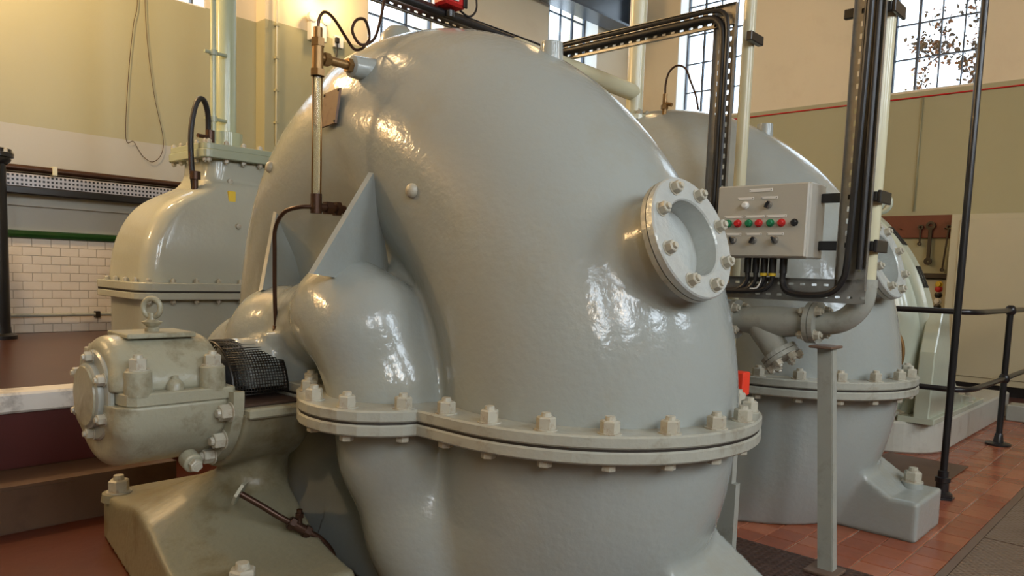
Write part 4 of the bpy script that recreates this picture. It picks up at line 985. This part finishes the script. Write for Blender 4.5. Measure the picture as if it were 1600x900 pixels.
MB().tube(spline([(3.30, 1.52, 1.325), (3.29, 1.525, 1.29), (3.285, 1.54, 1.265), (3.285, 1.57, 1.262)], 5), .0035, 6).build('white_wire', M_WHITE, cp_)
# trays: solid flanges with slotted web
def tray(name, p0, ud, vd, nd, L, W, label, cat='cable tray', fd=.022):
    p0, ud, vd, nd = Vector(p0), Vector(ud), Vector(vd), Vector(nd)
    t_ = thing(name, p0, label, cat)
    o = perforated(MB(), p0, ud, vd, L, W, .05, 2, .2, .58).build('slotted_web', M_GALV, t_); m = o.modifiers.new('thickness', 'SOLIDIFY'); m.thickness = .002
    for v0 in (0, W):
        b = MB(); q = [p0+vd*v0, p0+vd*v0+ud*L, p0+vd*v0+ud*L+nd*fd, p0+vd*v0+nd*fd]; e = vd*.002
        b.add(q+[x+e for x in q], [(0, 1, 2, 3), (7, 6, 5, 4), (0, 4, 5, 1), (1, 5, 6, 2), (2, 6, 7, 3), (3, 7, 4, 0)]); b.build('side_flange', M_GALV, t_)
    return t_
rt_ = tray('right_riser_tray', (3.325, 1.20, 1.27), (0, 0, 1), (0, -1, 0), (-1, 0, 0), 3.3, .125, 'galvanised slotted cable tray rising to the right of the control panel')
MB().tube([(3.30, 1.100, 1.36), (3.30, 1.100, 2.5), (3.30, 1.098, 4.5)], .014, 10).build('black_cable', M_CABLE, rt_)
MB().tube([(3.305, 1.150, 1.42), (3.305, 1.148, 2.5), (3.305, 1.145, 4.5)], .010, 10).build('thin_black_cable', M_CABLE, rt_)
tray('panel_tray', (3.325, 1.90, 1.215), (0, -1, 0), (0, 0, 1), (-1, 0, 0), .825, .10, 'horizontal galvanised slotted cable tray below the control panel')
t3 = tray('middle_riser_tray', (3.43, 1.90, 1.2), (0, 0, 1), (0, -1, 0), (-1, 0, 0), 1.42, .11, 'galvanised slotted cable tray rising behind the left of the control panel')
t4 = tray('overhead_tray', (3.43, 1.79, 2.62), (0, 1, 0), (0, 0, -1), (-1, 0, 0), 1.2, .10, 'galvanised slotted cable tray running overhead behind the big pump')
MB().tube(spline([(3.41, 1.845, 1.2), (3.41, 1.845, 1.6), (3.41, 1.845, 2.2), (3.41, 1.848, 2.46), (3.41, 1.87, 2.535), (3.41, 1.93, 2.565), (3.41, 2.1, 2.565), (3.41, 2.6, 2.565), (3.41, 2.84, 2.565), (3.38, 2.92, 2.565), (3.30, 2.94, 2.57), (2.6, 2.94, 2.575), (1.9, 2.94, 2.58)], 6), .019, 10).build('armoured_cable', M_CABLE, t4, 'thick black cable bent into the tray')
MB().tube(spline([(3.395, 1.815, 1.2), (3.395, 1.815, 1.6), (3.395, 1.815, 2.3), (3.395, 1.818, 2.50), (3.395, 1.845, 2.575), (3.395, 1.92, 2.595), (3.395, 2.1, 2.595), (3.395, 2.6, 2.595), (3.395, 2.88, 2.595), (3.36, 2.96, 2.6), (3.28, 2.98, 2.6), (2.6, 2.98, 2.605), (1.9, 2.98, 2.61)], 6), .011, 8).build('cable', M_CABLE, t4)
tray('top_tray', (1.95, 3.0, 2.62), (1, 0, 0), (0, 0, -1), (0, -1, 0), 1.47, .08, 'short dark cable tray behind the crown of the big pump')
bp2 = thing('riser_pole', (3.527, 1.775, 0), 'cream vertical pipe behind the left side of the control panel', 'pipe')
MB().cyl((3.527, 1.775, .0), (3.527, 1.775, 4.8), .03, seg=20).build('pipe', M_CREAMP, bp2)
for z in (2.46,): MB().box((3.44, 1.715, z-.022), (3.57, 1.745, z+.022), .003).build('clamp', M_BLACK, bp2)
MB().lathe((3.527, 1.775, 0), (0, 0, 1), [(.055, .0), (.07, .03), (.03, .04)], 18).build('base', M_CREAMP, bp2)
for z in (2.43, 3.2): MB().box((3.33, 1.045, z-.026), (3.47, 1.06, z+.026), .003).box((3.33, 1.06, z-.02), (3.352, 1.25, z+.02), .003).build('clamp', M_BLACK, dn)
# red alarm box and cables at the crown
ra = thing('red_alarm_box', (2.60, 2.95, 2.6), 'red alarm box on the tray above the crown of the big pump', 'alarm')
MB().box((2.52, 2.86, 2.60), (2.66, 2.96, 2.81), .012).build('case', M_RED, ra); MB().box((2.565, 2.853, 2.62), (2.60, 2.86, 2.78), .002).build('label_strip', M_WHITE, ra, 'white strip'); MB().box((2.63, 2.85, 2.60), (2.655, 2.86, 2.80), .002).build('slot', M_BLACK, ra)
MB().cyl((2.59, 2.91, 2.555), (2.59, 2.91, 2.585), .022, seg=12).build('gland', M_BLACK, ra)
MB().tube(spline([(2.66, 2.93, 2.62), (2.74, 2.93, 2.60), (2.80, 2.94, 2.66), (2.79, 2.95, 2.78), (2.76, 2.95, 2.95)], 6), .006, 6).build('lead', M_CABLE, ra)
MB().lathe((2.38, 3.05, 2.22), (0, 0, 1), [(.10, 0), (.10, .16), (.085, .22), (.05, .255), (0, .265)], 24).build('air_valve_dome', M_GREYP, pump, 'olive grey air valve dome')
# vent pipe to the second pump
vp = thing('vent_pipe', (4.0, 2.75, 2.3), 'tall cream vent pipe standing on the second pump', 'pipe')
MB().cyl((4.0, 2.75, 2.2), (4.0, 2.75, 5.2), .052, seg=28).build('riser', M_CREAMP, vp)
MB().lathe((4.0, 2.75, 2.26), (0, 0, 1), [(.10, 0), (.10, .03), (.055, .035), (.052, .06)], 28, False).build('base_flange', M_CREAMP, vp)
MB().cyl((2.9, 2.75, 2.455), (4.0, 2.75, 2.435), .05, seg=28).build('branch', M_CREAMP, vp)
for i in range(6):
    a = i*math.pi/3; place(NUT_S, 'flange_bolt', (4.0+.08*math.cos(a), 2.75+.08*math.sin(a), 2.29), vp)
gc = thing('gauge_cock', (4.0, 2.53, 2.33), 'small brass cock with thin looping tube on the second pump', 'gauge cock')
MB().cyl((4.0, 2.53, 2.24), (4.0, 2.53, 2.40), .014, seg=10).cyl((4.0, 2.53, 2.31), (4.0, 2.53, 2.335), .022, seg=6).cyl((4.0, 2.53, 2.345), (4.0, 2.48, 2.33), .011, seg=8).build('cock', M_BRASS, gc)
MB().tube(spline([(4.0, 2.53, 2.39), (4.0, 2.53, 2.46), (4.0, 2.51, 2.525), (4.0, 2.46, 2.555), (4.0, 2.40, 2.53), (4.0, 2.36, 2.45), (4.0, 2.32, 2.36), (4.0, 2.3, 2.28)], 6), .006, 6).build('tube', M_COPPER, gc)
tag(MB().tube(spline([(3.6, 3.2, 2.62), (3.62, 3.2, 2.56), (3.55, 3.2, 2.45), (3.53, 3.2, 2.3), (3.53, 3.2, 1.9), (3.53, 3.2, 1.2)], 6), .013, 8).build('hanging_cable', M_CABLE), 'black cable dropping behind the vent branch pipe', 'cable')

# ------------------------------------------------------------------ warm lamps of the hall, above and behind the camera, some added as fill
WARM = (1, .66, .32)
def wall_fixture(loc, d, power, label):
    """bulkhead lamp on an arm, d = unit vector from the wall into the room"""
    d = Vector(d); p = Vector(loc); t_ = thing('wall_lamp', p, label, 'lamp', 'wall lamps')
    MB().lathe(p+d*.001, d, [(.07, 0), (.07, .04), (.03, .06), (.025, .16)], 20).build('arm', M_BLACK, t_)
    q = p+d*.2-Vector((0, 0, .09))
    MB().lathe(q, (0, 0, 1), [(.0, -.05), (.05, -.03), (.065, .02), (.05, .08), (.03, .12), (0, .13)], 20).build('bulb', M_BULB, t_)
    l = bpy.data.lights.new('wall_lamp_light', 'POINT'); l.energy = power; l.color = WARM; l.shadow_soft_size = .09
    o = bpy.data.objects.new('wall_lamp_light', l); COL.objects.link(o); o.location = q+d*.16
def bay(loc, power, label):  # unseen lamp added for warm fill light from above
    t_ = thing('added_bay_lamp', loc, label, 'lamp', 'added high bay lamps'); x, y, z = loc
    MB().lathe((x, y, z), (0, 0, 1), [(.24, 0), (.20, .12), (.08, .26), (.06, .36), (0, .37)], 28).build('shade', M_BLACK, t_)
    MB().cyl((x, y, z+.37), (x, y, ZC), .01, seg=6).build('cord', M_CABLE, t_)
    MB().lathe((x, y, z-.03), (0, 0, 1), [(0, -.07), (.05, -.05), (.07, .0), (.05, .08), (0, .12)], 16).build('bulb', M_BULB, t_)
    l = bpy.data.lights.new('added_bay_light', 'POINT'); l.energy = power; l.color = WARM; l.shadow_soft_size = .12
    o = bpy.data.objects.new('added_bay_light', l); COL.objects.link(o); o.location = (x, y, z-.25)
def globe(loc, power, label):
    t_ = thing('globe_lamp', loc, label, 'lamp', 'hanging globe lamps'); x, y, z = loc
    MB().lathe((x, y, z), (0, 0, 1), [(.06, .14), (.06, .24), (.02, .28), (0, .28)], 16).build('gallery', M_BLACK, t_)
    MB().cyl((x, y, z+.28), (x, y, ZC), .01, seg=6).build('cord', M_CABLE, t_)
    MB().lathe((x, y, z), (0, 0, 1), [(.15*math.sin(a), -.15*math.cos(a)) for a in np.linspace(0, math.pi*.93, 14)], 24).build('globe', M_GLOBE, t_)
    l = bpy.data.lights.new('globe_light', 'POINT'); l.energy = power; l.color = WARM; l.shadow_soft_size = .15
    o = bpy.data.objects.new('globe_light', l); COL.objects.link(o); o.location = (x, y+.02, z-.32)
M_GLOBE = mat('glowing_globe', (1, .8, .5), .4, emit=(1, .70, .34), estr=26)
wall_fixture((-2.6, YA, 4.7), (0, -1, 0), 290, 'warm wall lamp farther along the left wall outside the picture')
globe((1.3, 6.5, 4.9), 260, 'added warm globe lamp high above the platform, brightening the left wall')  # unseen lamp added to brighten the left wall
globe((-3.1, -4.2, 4.1), 30, 'warm globe lamp hanging before the first window behind the camera')
globe((-.3, -4.2, 4.1), 30, 'warm globe lamp hanging before the second window behind the camera')
globe((5.6, -3.6, 4.6), 18, 'warm globe lamp hanging before the fourth window behind the camera')
bay((7.6, 5.9, 6.8), 20, 'added high bay lamp lighting the far half of the hall')
bay((1.6, 6.2, 6.7), 80, 'added high bay lamp giving warm top light in the near half of the hall')
